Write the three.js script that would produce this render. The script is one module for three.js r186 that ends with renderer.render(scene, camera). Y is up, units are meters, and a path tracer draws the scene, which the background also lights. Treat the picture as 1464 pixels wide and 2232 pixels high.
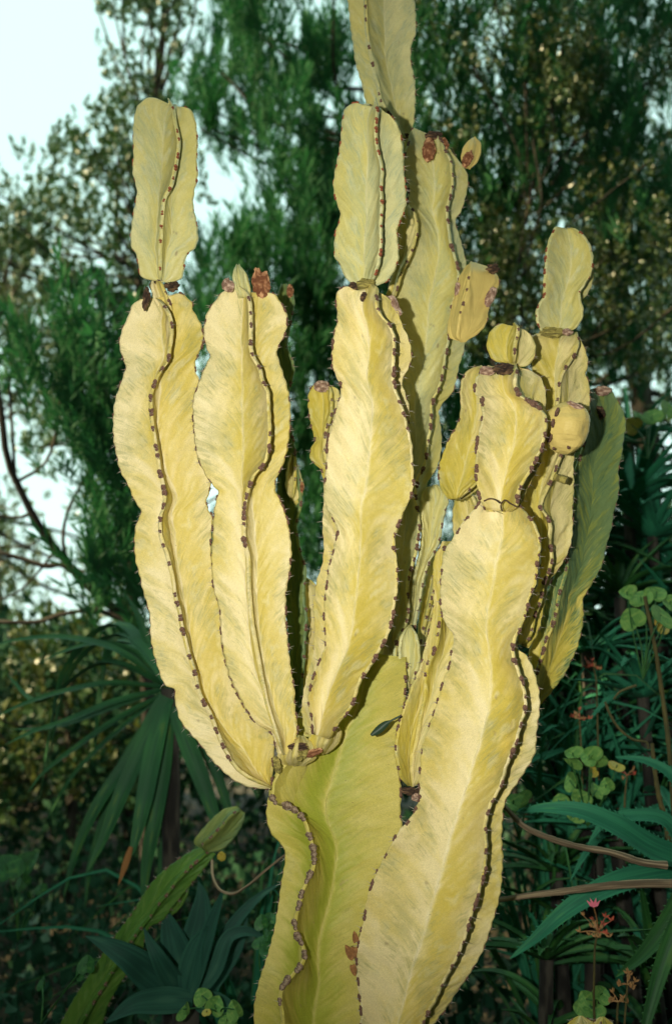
import * as THREE from 'three';
import { mergeGeometries } from 'three/addons/utils/BufferGeometryUtils.js';

// ---------------------------------------------------------------- camera, sky, sun, exposure
const W = 1464, H = 2232, TAN = Math.tan(THREE.MathUtils.degToRad(27));
const scene = new THREE.Scene();
const camera = new THREE.PerspectiveCamera(54, W / H, 0.05, 600);
const EYE = new THREE.Vector3(0, 1.45, 0), PITCH = THREE.MathUtils.degToRad(8);
camera.position.copy(EYE);
camera.rotation.x = PITCH;
camera.filmGauge = 35; camera.focus = 1.68; camera.userData.fStop = 3.0;
camera.updateMatrixWorld(true);
scene.add(camera);

const renderer = new THREE.WebGLRenderer({ antialias: true });
renderer.setSize(671, 1024);
renderer.toneMapping = THREE.LinearToneMapping;
renderer.toneMappingExposure = 2.1;
renderer.shadowMap.enabled = true;
renderer.shadowMap.type = THREE.PCFSoftShadowMap;

const SUN_DIR = new THREE.Vector3(-0.74, 0.66, 0.10).normalize();
{ // clear hazy late-afternoon sky: pale cyan, a little whiter towards the horizon and towards the sun
  const w = 256, h = 128, data = new Float32Array(w * h * 4), v = new THREE.Vector3();
  for (let j = 0; j < h; j++) for (let i = 0; i < w; i++) {
    const el = ((j + 0.5) / h - 0.5) * Math.PI, az = ((i + 0.5) / w - 0.5) * 2 * Math.PI;
    v.set(Math.cos(el) * Math.cos(az), Math.sin(el), Math.cos(el) * Math.sin(az));
    const up = Math.max(0, Math.sin(el)), g = Math.pow(Math.max(0, v.dot(SUN_DIR)), 6) * 0.22, hz = Math.pow(1 - up, 3) * 0.22;
    const k = (j * w + i) * 4;
    data[k] = 0.40 + hz * 0.45 + g * 0.45; data[k + 1] = 0.60 + hz * 0.3 + g * 0.4; data[k + 2] = 0.565 + hz * 0.2 + g * 0.27; data[k + 3] = 1;
  }
  const t = new THREE.DataTexture(data, w, h, THREE.RGBAFormat, THREE.FloatType);
  t.mapping = THREE.EquirectangularReflectionMapping; t.magFilter = THREE.LinearFilter; t.minFilter = THREE.LinearFilter; t.needsUpdate = true;
  scene.background = t; scene.environment = t;
}
const sun = new THREE.DirectionalLight(new THREE.Color(1, 0.80, 0.46), 5);
sun.position.copy(SUN_DIR).multiplyScalar(40); sun.target.position.set(0, 1.5, -3);
sun.castShadow = true; sun.shadow.mapSize.set(2048, 2048);
Object.assign(sun.shadow.camera, { left: -12, right: 12, top: 12, bottom: -12, near: 1, far: 90 });
scene.add(sun, sun.target);
const FLASH = { x: -0.17, y: 0.03, z: 0.02, intensity: 4.75 };

// ---------------------------------------------------------------- helpers
let seed = 12345;
const rnd = () => { seed = (seed * 1664525 + 1013904223) >>> 0; return seed / 4294967296; };
const rr = (a, b) => a + (b - a) * rnd();
const gauss = () => (rnd() + rnd() + rnd() + rnd() - 2) * 0.87;
const V3 = (x, y, z) => new THREE.Vector3(x, y, z);
const clamp = (x, a = 0, b = 1) => Math.min(b, Math.max(a, x));
const smooth = (a, b, x) => { const t = clamp((x - a) / (b - a)); return t * t * (3 - 2 * t); };
const CP = Math.cos(PITCH), SP = Math.sin(PITCH);
function at(px, py, d) { // where a sight line through that spot of the frame reaches depth d
  const x = (px - W / 2) / (H / 2) * TAN * d, y = (H / 2 - py) / (H / 2) * TAN * d;
  return V3(x + EYE.x, y * CP + d * SP + EYE.y, y * SP - d * CP + EYE.z);
}
const PX = TAN / (H / 2);            // metres per frame unit at one metre
const VIEW = V3(0, SP, -CP);
const used = {};
function numbered(name) { const n = used[name] = (used[name] ?? -1) + 1; return n ? `${name}_${String(n).padStart(3, '0')}` : name; }
function tag(o, label, category, group, kind) {
  if (label) o.userData.label = label; if (category) o.userData.category = category;
  if (group) o.userData.group = group; if (kind) o.userData.kind = kind; return o;
}
function thing(name, pos, label, category, group) {
  const o = new THREE.Group(); o.name = numbered(name); o.position.copy(pos); scene.add(o); o.updateMatrixWorld(true);
  return tag(o, label, category, group);
}
function part(name, geo, mat, parent, kind) {
  const m = new THREE.Mesh(geo, mat); m.name = name; m.castShadow = m.receiveShadow = true; parent.add(m);
  if (kind) m.userData.kind = kind; return m;
}
function hash(i, j, s) { let h = (i * 374761393 + j * 668265263 + s * 974634777) | 0; h = Math.imul(h ^ (h >>> 13), 1274126177); return ((h ^ (h >>> 16)) >>> 0) / 4294967296; }
function vnoise(x, y, px, py, s) { // value noise that repeats every px by py cells
  const i = Math.floor(x), j = Math.floor(y), fx = x - i, fy = y - j, ux = fx * fx * (3 - 2 * fx), uy = fy * fy * (3 - 2 * fy);
  const m = (a, n) => ((a % n) + n) % n, i0 = m(i, px), i1 = m(i + 1, px), j0 = m(j, py), j1 = m(j + 1, py);
  const a = hash(i0, j0, s), b = hash(i1, j0, s), c = hash(i0, j1, s), d = hash(i1, j1, s);
  return a + (b - a) * ux + (c - a) * uy + (a - b - c + d) * ux * uy;
}
function n3(x, y, z, s) { // cheap 3-D value noise
  const k = Math.floor(z), f = z - k, u = f * f * (3 - 2 * f);
  return vnoise(x, y, 997, 991, s + k * 17) * (1 - u) + vnoise(x, y, 997, 991, s + (k + 1) * 17) * u;
}
function texture(w, h, f, srgb = true) { // f(u, v) -> [r, g, b] in 0..1 (sRGB numbers when srgb)
  const d = new Uint8Array(w * h * 4);
  for (let j = 0; j < h; j++) for (let i = 0; i < w; i++) {
    const c = f((i + 0.5) / w, (j + 0.5) / h), k = (j * w + i) * 4;
    for (let a = 0; a < 3; a++) d[k + a] = clamp(c[a]) * 255; d[k + 3] = 255;
  }
  const t = new THREE.DataTexture(d, w, h, THREE.RGBAFormat); if (srgb) t.colorSpace = THREE.SRGBColorSpace;
  t.wrapS = t.wrapT = THREE.RepeatWrapping; t.magFilter = THREE.LinearFilter; t.minFilter = THREE.LinearMipmapLinearFilter; t.generateMipmaps = true; t.needsUpdate = true;
  return t;
}
const lerp3 = (a, b, t) => [a[0] + (b[0] - a[0]) * t, a[1] + (b[1] - a[1]) * t, a[2] + (b[2] - a[2]) * t];

// ---------------------------------------------------------------- materials
// skin of the cactus: u runs from rib (0) over the valley (0.5) to the next rib (1); v along the stem, one repeat = 0.8 m.
// Feathered streaks climb from the valley to the ribs.
function streak(u, v, s) {
  const d = Math.abs(u - 0.5) * 2, side = u < 0.5 ? 0 : 40;
  const wob = (vnoise(d * 3, v * 12, 999, 12, s + 5) - 0.5) * 0.012;
  const q = v - 0.095 * Math.pow(d, 0.8) + wob;
  const fine = vnoise(d * 7 + side, q * 330, 999, 330, s), mid = vnoise(d * 4 + side, q * 150, 999, 150, s + 1), wide = vnoise(d * 2 + side, q * 48, 999, 48, s + 7);
  const patch = vnoise(d * 2.2 + side, (v - 0.05 * d) * 14, 999, 14, s + 2), bs = smooth(0.44, 0.56, u), big = vnoise(u * 1.6, v * 5, 999, 5, s + 3) * (1 - bs) + vnoise(u * 1.6 + 40, v * 5, 999, 5, s + 3) * bs, grain = vnoise(u * 260, v * 1500, 9999, 1500, s + 4);
  const mot = vnoise(u * 9 + q * 20, v * 46, 9999, 46, s + 8) * 0.6 + vnoise(u * 24, v * 120, 9999, 120, s + 9) * 0.4;
  return { d, mot, fine, mid, wide, patch, big, grain };
}
function skinMap(s, P) {
  return texture(512, 1536, (u, v) => {
    const k = streak(u, v, s), f = k.fine * 0.6 + k.mid * 0.4, q0 = v - 0.08 * k.d;
    let c = lerp3(P.a, P.b, smooth(0.25, 0.72, k.big * 0.55 + k.wide * 0.3 + k.mot * 0.15));
    c = lerp3(c, P.light, smooth(0.5, 0.85, k.wide * 0.5 + k.mot * 0.5) * 0.55);
    c = lerp3(c, P.streak, (smooth(P.lo, P.lo + 0.34, k.mid * 0.16 + k.wide * 0.16 + k.mot * 0.28 + k.patch * 0.42) * 0.5 + smooth(0.62, 0.84, k.fine) * smooth(0.36, 0.62, k.patch * 0.7 + k.mot * 0.3) * 0.42) * P.amount);
    c = lerp3(c, P.light, smooth(0.075, 0.0, k.d + (k.mot - 0.5) * 0.03) * 0.4);
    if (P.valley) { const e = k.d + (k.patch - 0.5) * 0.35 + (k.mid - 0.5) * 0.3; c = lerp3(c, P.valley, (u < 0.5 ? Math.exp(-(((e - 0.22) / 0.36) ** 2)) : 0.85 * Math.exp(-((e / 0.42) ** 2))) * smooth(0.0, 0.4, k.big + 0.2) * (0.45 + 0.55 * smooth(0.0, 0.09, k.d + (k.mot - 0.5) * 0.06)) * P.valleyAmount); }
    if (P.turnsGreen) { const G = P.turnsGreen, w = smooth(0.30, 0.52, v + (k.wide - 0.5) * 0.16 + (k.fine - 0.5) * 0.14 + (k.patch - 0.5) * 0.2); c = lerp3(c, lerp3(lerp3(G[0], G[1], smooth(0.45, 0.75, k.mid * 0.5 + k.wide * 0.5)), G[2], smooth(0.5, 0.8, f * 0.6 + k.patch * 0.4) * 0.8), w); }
    c = lerp3(c, [0.55, 0.47, 0.33], smooth(0.86, 0.97, vnoise(u * 8 + q0 * 9, v * 44, 9999, 44, s + 70) * 0.75 + k.mot * 0.25) * 0.7);
    if (vnoise(u * 90, v * 430, 90, 430, s + 60) > 0.975 && k.patch > 0.45) c = lerp3(c, [0.33, 0.24, 0.12], 0.7);
    if (k.grain > 0.988) c = lerp3(c, [0.36, 0.27, 0.14], 0.7);
    const g = 1 + (k.grain - 0.5) * 0.16;
    return [c[0] * g, c[1] * g, c[2] * g];
  });
}
const skinBump = texture(512, 1536, (u, v) => {
  const k = streak(u, v, 31), h = 0.45 + (k.wide - 0.5) * 0.6 + (k.mid - 0.5) * 0.16 + (k.mot - 0.5) * 0.25 + (k.grain - 0.5) * 0.06;
  return [h, h, h];
}, false);
const skinMat = (s, P, rough = 0.52) => new THREE.MeshPhysicalMaterial({ map: skinMap(s, P), bumpMap: skinBump, bumpScale: 0.0022, roughness: rough, specularIntensity: 0.6 });
const SK = {
  cream: skinMat(3, { a: [0.91, 0.84, 0.61], b: [0.80, 0.71, 0.30], light: [0.97, 0.92, 0.77], streak: [0.63, 0.61, 0.38], lo: 0.44, amount: 0.75 }),
  yellow: skinMat(14, { a: [0.88, 0.81, 0.55], b: [0.78, 0.70, 0.28], light: [0.94, 0.89, 0.70], streak: [0.62, 0.60, 0.34], lo: 0.44, amount: 0.7 }),
  pale: skinMat(25, { a: [0.83, 0.80, 0.56], b: [0.80, 0.75, 0.43], light: [0.90, 0.87, 0.69], streak: [0.64, 0.67, 0.51], lo: 0.40, amount: 0.75 }),
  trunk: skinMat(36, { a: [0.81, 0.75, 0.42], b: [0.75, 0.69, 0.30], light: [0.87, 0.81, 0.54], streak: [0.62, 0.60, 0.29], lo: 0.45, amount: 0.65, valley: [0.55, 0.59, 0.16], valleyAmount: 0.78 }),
  green: skinMat(47, { a: [0.42, 0.50, 0.30], b: [0.50, 0.55, 0.28], light: [0.62, 0.63, 0.32], streak: [0.30, 0.42, 0.30], lo: 0.46, amount: 0.9 }),
  greenOverYellow: skinMat(58, { a: [0.85, 0.77, 0.40], b: [0.80, 0.72, 0.28], light: [0.90, 0.83, 0.52], streak: [0.60, 0.58, 0.32], lo: 0.45, amount: 0.7, turnsGreen: [[0.42, 0.50, 0.30], [0.54, 0.57, 0.27], [0.30, 0.42, 0.30]] }),
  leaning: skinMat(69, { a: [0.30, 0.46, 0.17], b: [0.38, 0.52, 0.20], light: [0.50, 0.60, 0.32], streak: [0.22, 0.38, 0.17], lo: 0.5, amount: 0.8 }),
  smooth: new THREE.MeshPhysicalMaterial({ color: new THREE.Color(0.72, 0.54, 0.16), bumpMap: skinBump, bumpScale: 0.0008, roughness: 0.5, specularIntensity: 0.5 }),
};
function barkTex(s, a, b, fu, fv) { return texture(256, 256, (u, v) => { const n = vnoise(u * fu, v * fv, fu, fv, s) * 0.6 + vnoise(u * fu * 3, v * fv * 3, fu * 3, fv * 3, s + 1) * 0.4; return lerp3(a, b, smooth(0.25, 0.75, n)); }); }
const M = {
  areole: new THREE.MeshStandardMaterial({ map: barkTex(51, [0.30, 0.20, 0.15], [0.50, 0.37, 0.29], 6, 6), roughness: 0.95 }),
  areoleGrey: new THREE.MeshStandardMaterial({ map: barkTex(70, [0.38, 0.30, 0.22], [0.62, 0.53, 0.42], 6, 6), roughness: 0.95 }),
  areoleRed: new THREE.MeshStandardMaterial({ map: barkTex(52, [0.42, 0.22, 0.12], [0.66, 0.38, 0.24], 6, 6), roughness: 0.95 }),
  spine: new THREE.MeshStandardMaterial({ color: new THREE.Color(0.42, 0.36, 0.27), roughness: 0.7 }),
  corkDark: new THREE.MeshStandardMaterial({ map: barkTex(53, [0.20, 0.14, 0.09], [0.46, 0.35, 0.24], 9, 9), roughness: 1 }),
  corkPink: new THREE.MeshStandardMaterial({ map: barkTex(54, [0.50, 0.38, 0.30], [0.78, 0.66, 0.56], 9, 9), roughness: 1 }),
  corkRust: new THREE.MeshStandardMaterial({ map: barkTex(55, [0.44, 0.26, 0.15], [0.80, 0.60, 0.42], 7, 7), roughness: 1 }),
  corkOlive: new THREE.MeshStandardMaterial({ map: barkTex(56, [0.42, 0.38, 0.17], [0.66, 0.60, 0.30], 5, 14), roughness: 0.85 }),
  bark: new THREE.MeshStandardMaterial({ map: barkTex(57, [0.13, 0.12, 0.10], [0.29, 0.27, 0.23], 12, 5), roughness: 1 }),
  twig: new THREE.MeshStandardMaterial({ map: barkTex(58, [0.36, 0.30, 0.22], [0.60, 0.52, 0.40], 4, 12), roughness: 0.95 }),
  soil: new THREE.MeshStandardMaterial({ map: barkTex(59, [0.13, 0.11, 0.07], [0.27, 0.23, 0.15], 24, 24), roughness: 1 }),
};
M.soil.map.repeat.set(160, 160);
const leafMat = (r, g, b, o = {}) => new THREE.MeshPhysicalMaterial({ color: new THREE.Color(r, g, b), roughness: 0.55, side: THREE.DoubleSide, ...o });
const bladeTex = (s, a, b, c) => texture(128, 512, (u, v) => { const n = vnoise(u * 22, v * 5, 22, 5, s), m = vnoise(u * 4, v * 9, 4, 9, s + 1); let k = lerp3(a, b, smooth(0.2, 0.8, n * 0.5 + m * 0.5)); return lerp3(k, c, smooth(0.72, 0.9, m) * 0.5); });
const bladeMat = (s, a, b, c, rough = 0.42) => new THREE.MeshPhysicalMaterial({ map: bladeTex(s, a, b, c), roughness: rough, side: THREE.DoubleSide });
const L = {
  needle: leafMat(0.034, 0.165, 0.050, { roughness: 0.8, specularIntensity: 0.25, transmission: 0.45, thickness: 0 }),
  needleDark: leafMat(0.024, 0.115, 0.040, { roughness: 0.8, specularIntensity: 0.25, transmission: 0.45, thickness: 0 }),
  olive: leafMat(0.062, 0.135, 0.035, { roughness: 0.5, specularIntensity: 0.5, transmission: 0.5, thickness: 0 }),
  glossy: leafMat(0.085, 0.155, 0.035, { roughness: 0.36, specularIntensity: 1, transmission: 0.5, thickness: 0 }),
  fresh: leafMat(0.14, 0.18, 0.03, { roughness: 0.4, specularIntensity: 1, transmission: 0.6, thickness: 0 }),
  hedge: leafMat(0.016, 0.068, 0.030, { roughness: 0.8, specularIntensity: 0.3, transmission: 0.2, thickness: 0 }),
  strap: bladeMat(61, [0.10, 0.30, 0.16], [0.17, 0.40, 0.19], [0.36, 0.44, 0.18], 0.7),
  agave: bladeMat(62, [0.08, 0.27, 0.21], [0.15, 0.36, 0.28], [0.24, 0.42, 0.32], 0.75),
  aloe: bladeMat(63, [0.10, 0.40, 0.28], [0.17, 0.50, 0.34], [0.28, 0.54, 0.30], 0.75),
  aloeGreen: bladeMat(64, [0.12, 0.31, 0.13], [0.20, 0.42, 0.17], [0.36, 0.47, 0.20], 0.6),
  stalk: bladeMat(68, [0.30, 0.28, 0.14], [0.42, 0.37, 0.18], [0.30, 0.20, 0.12], 0.8),
  heart: bladeMat(65, [0.30, 0.48, 0.20], [0.42, 0.58, 0.26], [0.55, 0.62, 0.30], 0.75),
  heartYellow: bladeMat(66, [0.62, 0.58, 0.20], [0.74, 0.66, 0.28], [0.70, 0.45, 0.20], 0.55),
  dry: bladeMat(67, [0.50, 0.34, 0.18], [0.68, 0.48, 0.26], [0.40, 0.24, 0.12], 0.8),
};

// ---------------------------------------------------------------- the setting
{
  const g = new THREE.PlaneGeometry(500, 500, 60, 60).rotateX(-Math.PI / 2), p = g.attributes.position;
  for (let i = 0; i < p.count; i++) p.setY(i, p.getY(i) + 0.06 * (n3(p.getX(i) * 0.3, p.getZ(i) * 0.3, 0.5, 3) - 0.5));
  g.computeVertexNormals();
  const m = new THREE.Mesh(g, M.soil); m.name = 'ground'; m.userData.kind = 'structure'; m.receiveShadow = true; scene.add(m);
}

// ---------------------------------------------------------------- the camera flash that lit the photograph
{
  const p = at(W / 2, H / 2, 0).add(V3(FLASH.x, FLASH.y, FLASH.z));
  const f = thing('camera_flash', p, 'small black camera flash held beside the lens, lighting the cactus', 'flash');
  const shape = new THREE.Shape(); shape.moveTo(-0.03, -0.02); shape.lineTo(0.03, -0.02); shape.lineTo(0.03, 0.02); shape.lineTo(-0.03, 0.02); shape.closePath();
  const body = new THREE.ExtrudeGeometry(shape, { depth: 0.03, bevelEnabled: true, bevelSize: 0.003, bevelThickness: 0.003, bevelSegments: 2 });
  part('housing', body.translate(0, 0, 0.012), new THREE.MeshStandardMaterial({ color: 0x151515, roughness: 0.5 }), f);
  const lamp = new THREE.BoxGeometry(0.044, 0.026, 0.006);
  part('flash_lamp', lamp.translate(0, 0, 0.005), new THREE.MeshStandardMaterial({ color: 0xffffff, emissive: new THREE.Color(1, 0.97, 0.9), emissiveIntensity: 2, roughness: 0.6 }), f);
  const s = new THREE.SpotLight(new THREE.Color(1, 1, 0.95), FLASH.intensity, 0, THREE.MathUtils.degToRad(48), 0.85, 2);
  s.position.set(0, 0, -0.004); f.add(s); s.name = 'flash_light';
  s.target.position.copy(at(760, 800, 1.7).sub(p)); f.add(s.target);
  s.castShadow = true; s.shadow.radius = 0.75; s.shadow.mapSize.set(2048, 2048); s.shadow.bias = -0.0005;
}

// ---------------------------------------------------------------- the candelabra cactus
const BASE = at(720, 3290, 1.72); BASE.y = 0;
const cactus = thing('candelabra_cactus', BASE, 'tall cream yellow candelabra cactus with many wavy winged stems, lit by flash', 'cactus');
const num = (a, t) => { if (!Array.isArray(a)) return a; const x = clamp(t) * (a.length - 1), i = Math.min(a.length - 2, Math.floor(x)); return a[i] + (a[i + 1] - a[i]) * (x - i); };
const AREOLE = (() => { // two woolly brown lobes side by side along the rib
  const lobe = (x, y, r, s) => { const g = new THREE.IcosahedronGeometry(r, 2), p = g.attributes.position; for (let i = 0; i < p.count; i++) { const k = 0.8 + 0.45 * n3(p.getX(i) * 700 + 9, p.getY(i) * 700 + 9, p.getZ(i) * 700 + 9, s); p.setXYZ(i, p.getX(i) * k + x, p.getY(i) * k * 1.05 + y, p.getZ(i) * k * 0.62); } g.computeVertexNormals(); return g; };
  return [[0.0046, 0.0040, 3], [0.0040, 0.0044, 5], [0.0050, 0.0034, 7]].map(([a, b, s]) => mergeGeometries([lobe(0, 0.0035, a, s), lobe(0.0004, -0.0036, b, s + 1)]));
})();
let areoleCount = 0;
const SPINE = new THREE.ConeGeometry(0.0007, 0.0115, 4).translate(0, 0.00575, 0);
// One winged stem. ribs: in order round the stem; p = traced course [x, y, x, y ...], z = how far the rib stands towards the camera (m), auto = [sideways in half widths, z] for a rib behind.
function stem(o) {
  const { d, ribs, mat = SK.cream, sil = [0, 1], f = 0.42, th = 0.0035, tip = 0.05, tipEnd = 0, name = 'stem', step = 5.5, wave = 1, mergeAreoles = false } = o;
  const NA = 600;
  const curves = ribs.map((r) => {
    if (!r.p) return null;
    const pts = []; for (let i = 0; i < r.p.length; i += 2) pts.push(V3(r.p[i], r.p[i + 1], 0));
    const c = new THREE.CatmullRomCurve3(pts, false, 'centripetal'); c.arcLengthDivisions = NA; return c;
  });
  const len = Math.max(...curves.filter(Boolean).map((c) => c.getLength())), rings = Math.max(10, Math.round(len / step));
  const rows = []; // rows[i][k] world point of rib k
  const taper = (t) => Math.sqrt(clamp(t / tip)) * (tipEnd ? Math.sqrt(clamp((1 - t) / tipEnd)) : 1);
  for (let i = 0; i <= rings; i++) {
    const t = i / rings, dd = num(d, t), pp = curves.map((c) => c && c.getPointAt(t));
    const cx = (pp[sil[0]].x + pp[sil[1]].x) / 2, cy = (pp[sil[0]].y + pp[sil[1]].y) / 2, hw = Math.abs(pp[sil[1]].x - pp[sil[0]].x) / 2;
    rows.push(ribs.map((r, k) => { const z = num(r.p ? r.z : r.auto[1], t) * taper(t); return r.p ? at(pp[k].x, pp[k].y, dd - z) : at(cx + r.auto[0] * hw, cy, dd - z); }));
  }
  // metres along the stem
  const axis = rows.map((r) => r.reduce((a, p) => a.add(p), V3(0, 0, 0)).multiplyScalar(1 / r.length)), along = [0];
  for (let i = 1; i <= rings; i++) along.push(along[i - 1] + axis[i].distanceTo(axis[i - 1]));
  const n = ribs.length, geos = [], sd = rnd() * 100;
  const outs = rows.map((r, i) => r.map((p) => p.clone().sub(axis[i]).normalize()));
  const tans = rows.map((r, i) => r.map((p, k) => { const t = r[(k + 1) % n].clone().sub(r[(k + n - 1) % n]); t.addScaledVector(outs[i][k], -t.dot(outs[i][k])); return t.normalize(); }));
  // scalloped rib edge
  const edge = rows.map((r, i) => r.map((p, k) => p.clone().addScaledVector(outs[i][k], 0.0008 * wave * Math.sin(along[i] / 0.0195 * 2 * Math.PI + k * 1.7) + 0.0022 * wave * (n3(along[i] * 38, k * 5, sd, 4) - 0.5)).addScaledVector(tans[i][k], 0.005 * wave * (n3(along[i] * 28, k * 9 + 3, sd, 6) - 0.5))));
  const thk = (i) => th * (0.35 + 0.65 * Math.min(1, Math.min(i, rings - i) / 6));
  const strip = (cols, get, uvOf) => {
    const pos = [], uv = [], idx = [];
    for (let i = 0; i <= rings; i++) for (let j = 0; j <= cols; j++) { const p = get(i, j / cols); pos.push(p.x - BASE.x, p.y - BASE.y, p.z - BASE.z); uv.push(...uvOf(i, j / cols)); }
    for (let i = 0; i < rings; i++) for (let j = 0; j < cols; j++) { const a = i * (cols + 1) + j, b = a + cols + 1; idx.push(a, b, a + 1, a + 1, b, b + 1); }
    const g = new THREE.BufferGeometry(); g.setAttribute('position', new THREE.Float32BufferAttribute(pos, 3)); g.setAttribute('uv', new THREE.Float32BufferAttribute(uv, 2)); g.setIndex(idx); g.computeVertexNormals(); geos.push(g);
  };
  for (let k = 0; k < n; k++) {
    const k2 = (k + 1) % n, off = o.off ?? rnd(), fk = ribs[k].f ?? (o.front && k >= o.front ? 0.55 : f);
    strip(28, (i, s) => {
      const A = edge[i][k].clone().addScaledVector(tans[i][k], thk(i)), B = edge[i][k2].clone().addScaledVector(tans[i][k2], -thk(i));
      const Mid = A.clone().add(B).multiplyScalar(0.5), C = axis[i], Vv = C.clone().lerp(Mid, fk);
      const Q = Vv.clone().multiplyScalar(2).sub(Mid), a = (1 - s) * (1 - s), b = 2 * s * (1 - s), c = s * s;
      const bez = A.clone().multiplyScalar(a).addScaledVector(Q, b).addScaledVector(B, c);
      const lin = s < 0.5 ? A.clone().lerp(Vv, s * 2) : Vv.clone().lerp(B, s * 2 - 1);
      const p = bez.lerp(lin, 0.22), dd = Math.abs(s - 0.5) * 2, q = along[i] + 0.05 * dd;
      const nrm = Mid.clone().sub(C).normalize(), edgeFade = smooth(1, 0.85, dd);
      const amp = wave * edgeFade * (0.0055 * (n3(q * 42, s < 0.5 ? dd * 1.6 : dd * 1.6 + 30, sd + k * 3, 9) - 0.5) * smooth(0.1, 0.6, dd) + 0.0046 * (n3(q * 105, s < 0.5 ? dd * 2 : dd * 2 + 30, sd + k * 3, 12) - 0.5) * smooth(0.35, 0.9, dd) + 0.005 * (n3(along[i] * 12, s * 2.5, sd + k, 15) - 0.5));
      return p.addScaledVector(nrm, amp);
    }, (i, s) => [s, off - along[i] / 0.8]);
    strip(4, (i, s) => { const a = (s * 2 - 1); return edge[i][k].clone().addScaledVector(tans[i][k], a * thk(i)).addScaledVector(outs[i][k], (1 - a * a) * 0.0022 * thk(i) / th); }, (i, s) => [0.985 + 0.03 * s, off - along[i] / 0.8]);
  }
  for (const [i, flip] of [[0, 1], [rings, 0]]) { // end caps
    const pos = [], uv = [], idx = [], ring = []; const c = axis[i].clone();
    for (let k = 0; k < n; k++) { const k2 = (k + 1) % n; for (let j = 0; j <= 6; j++) { const s = j / 6, A = edge[i][k], B = edge[i][k2], Vv = c.clone().lerp(A.clone().add(B).multiplyScalar(0.5), f); ring.push(s < 0.5 ? A.clone().lerp(Vv, s * 2) : Vv.clone().lerp(B, s * 2 - 1)); } }
    for (const p of [c, ...ring]) { pos.push(p.x - BASE.x, p.y - BASE.y, p.z - BASE.z); uv.push(0.5 + (p.x - c.x) * 4, (p.y - c.y + p.z - c.z) * 2); }
    for (let j = 0; j < ring.length; j++) { const a = 1 + j, b = 1 + (j + 1) % ring.length; flip ? idx.push(0, b, a) : idx.push(0, a, b); }
    const g = new THREE.BufferGeometry(); g.setAttribute('position', new THREE.Float32BufferAttribute(pos, 3)); g.setAttribute('uv', new THREE.Float32BufferAttribute(uv, 2)); g.setIndex(idx); g.computeVertexNormals(); geos.push(g);
  }
  const m = part(name, mergeGeometries(geos), mat, cactus);
  // areoles and spines
  const spines = [], small = [], up = V3(0, 1, 0);
  ribs.forEach((r, k) => {
    if (!r.ar) return;
    let next = 0.006 + rnd() * 0.006; const sp = r.sp ?? 0.0225, [t0, t1] = r.range ?? [0, 1];
    for (let i = 1; i < rings; i++) {
      if (along[i] < next) continue;
      next = along[i] + sp * rr(0.6, 1.4); if (rnd() < 0.08) continue; if (i / rings < t0 || i / rings > t1) continue;
      const out = outs[i][k], y = rows[i - 1][k].clone().sub(rows[i + 1][k]).normalize(), x = y.clone().cross(out).normalize(), z = x.clone().cross(y).normalize();
      const pos = edge[i][k].clone().addScaledVector(out, 0.0012).sub(BASE), size = (r.size ?? 1) * rr(0.55, 1.0);
      const mtx = new THREE.Matrix4().makeBasis(x, y, z).setPosition(pos).scale(V3(size, size * rr(0.8, 1.35), size));
      const g = AREOLE[Math.floor(rnd() * 3)], am = r.grey ? M.areoleGrey : r.red ? M.areoleRed : M.areole;
      if (r.ar === 2 || mergeAreoles) small.push(g.clone().applyMatrix4(mtx));
      else { const a = part('areole', g, am, m); a.applyMatrix4(mtx); areoleCount++; }
      if (r.spines !== 0) for (const sgn of [-1, 1]) for (const back of [0]) {
        const dir = out.clone().addScaledVector(x, sgn * rr(0.45, 0.95)).addScaledVector(y, rr(-0.5, 0.3)).normalize();
        spines.push(SPINE.clone().applyMatrix4(new THREE.Matrix4().compose(pos.clone().addScaledVector(y, rr(-0.003, 0.003)), new THREE.Quaternion().setFromUnitVectors(up, dir), V3(1, rr(0.7, 1.2), 1))));
      }
    }
  });
  if (small.length) part('areoles', mergeGeometries(small), ribs.some((r) => r.red) ? M.areoleRed : M.areole, m, 'stuff');
  if (spines.length) part('spines', mergeGeometries(spines), M.spine, m, 'stuff');
  return m;
}
// rough scar, dried tip or knob: an uneven lump, w by h in frame units, pressed flat towards the stem
function lump(name, parent, px, py, d, w, h, mat, o = {}) {
  w *= 0.85; h *= 0.85; const g = new THREE.IcosahedronGeometry(1, 6), p = g.attributes.position, s = Math.floor(rnd() * 90), rough = o.rough ?? 0.35, fr = o.freq ?? 2.6;
  for (let i = 0; i < p.count; i++) { const v = V3(p.getX(i), p.getY(i), p.getZ(i)), k = 1 + rough * (n3(v.x * fr + 9, v.y * fr + 9, v.z * fr + 9, s) - 0.5) * 1.6 + rough * 0.5 * (n3(v.x * fr * 3 + 9, v.y * fr * 3 + 9, v.z * fr * 3 + 9, s + 3) - 0.5); p.setXYZ(i, v.x * k, v.y * k, v.z * k); }
  g.computeVertexNormals(); const m = PX * d;
  g.scale(w * m / 2, h * m / 2, (o.deep ?? Math.min(w, h) * 0.4) * m).rotateZ(o.turn ?? 0).rotateX(PITCH);
  const c = at(px, py, d).sub(BASE); g.translate(c.x, c.y, c.z);
  return part(name, g, mat, parent);
}
const A = 1; // carries areoles
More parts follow.
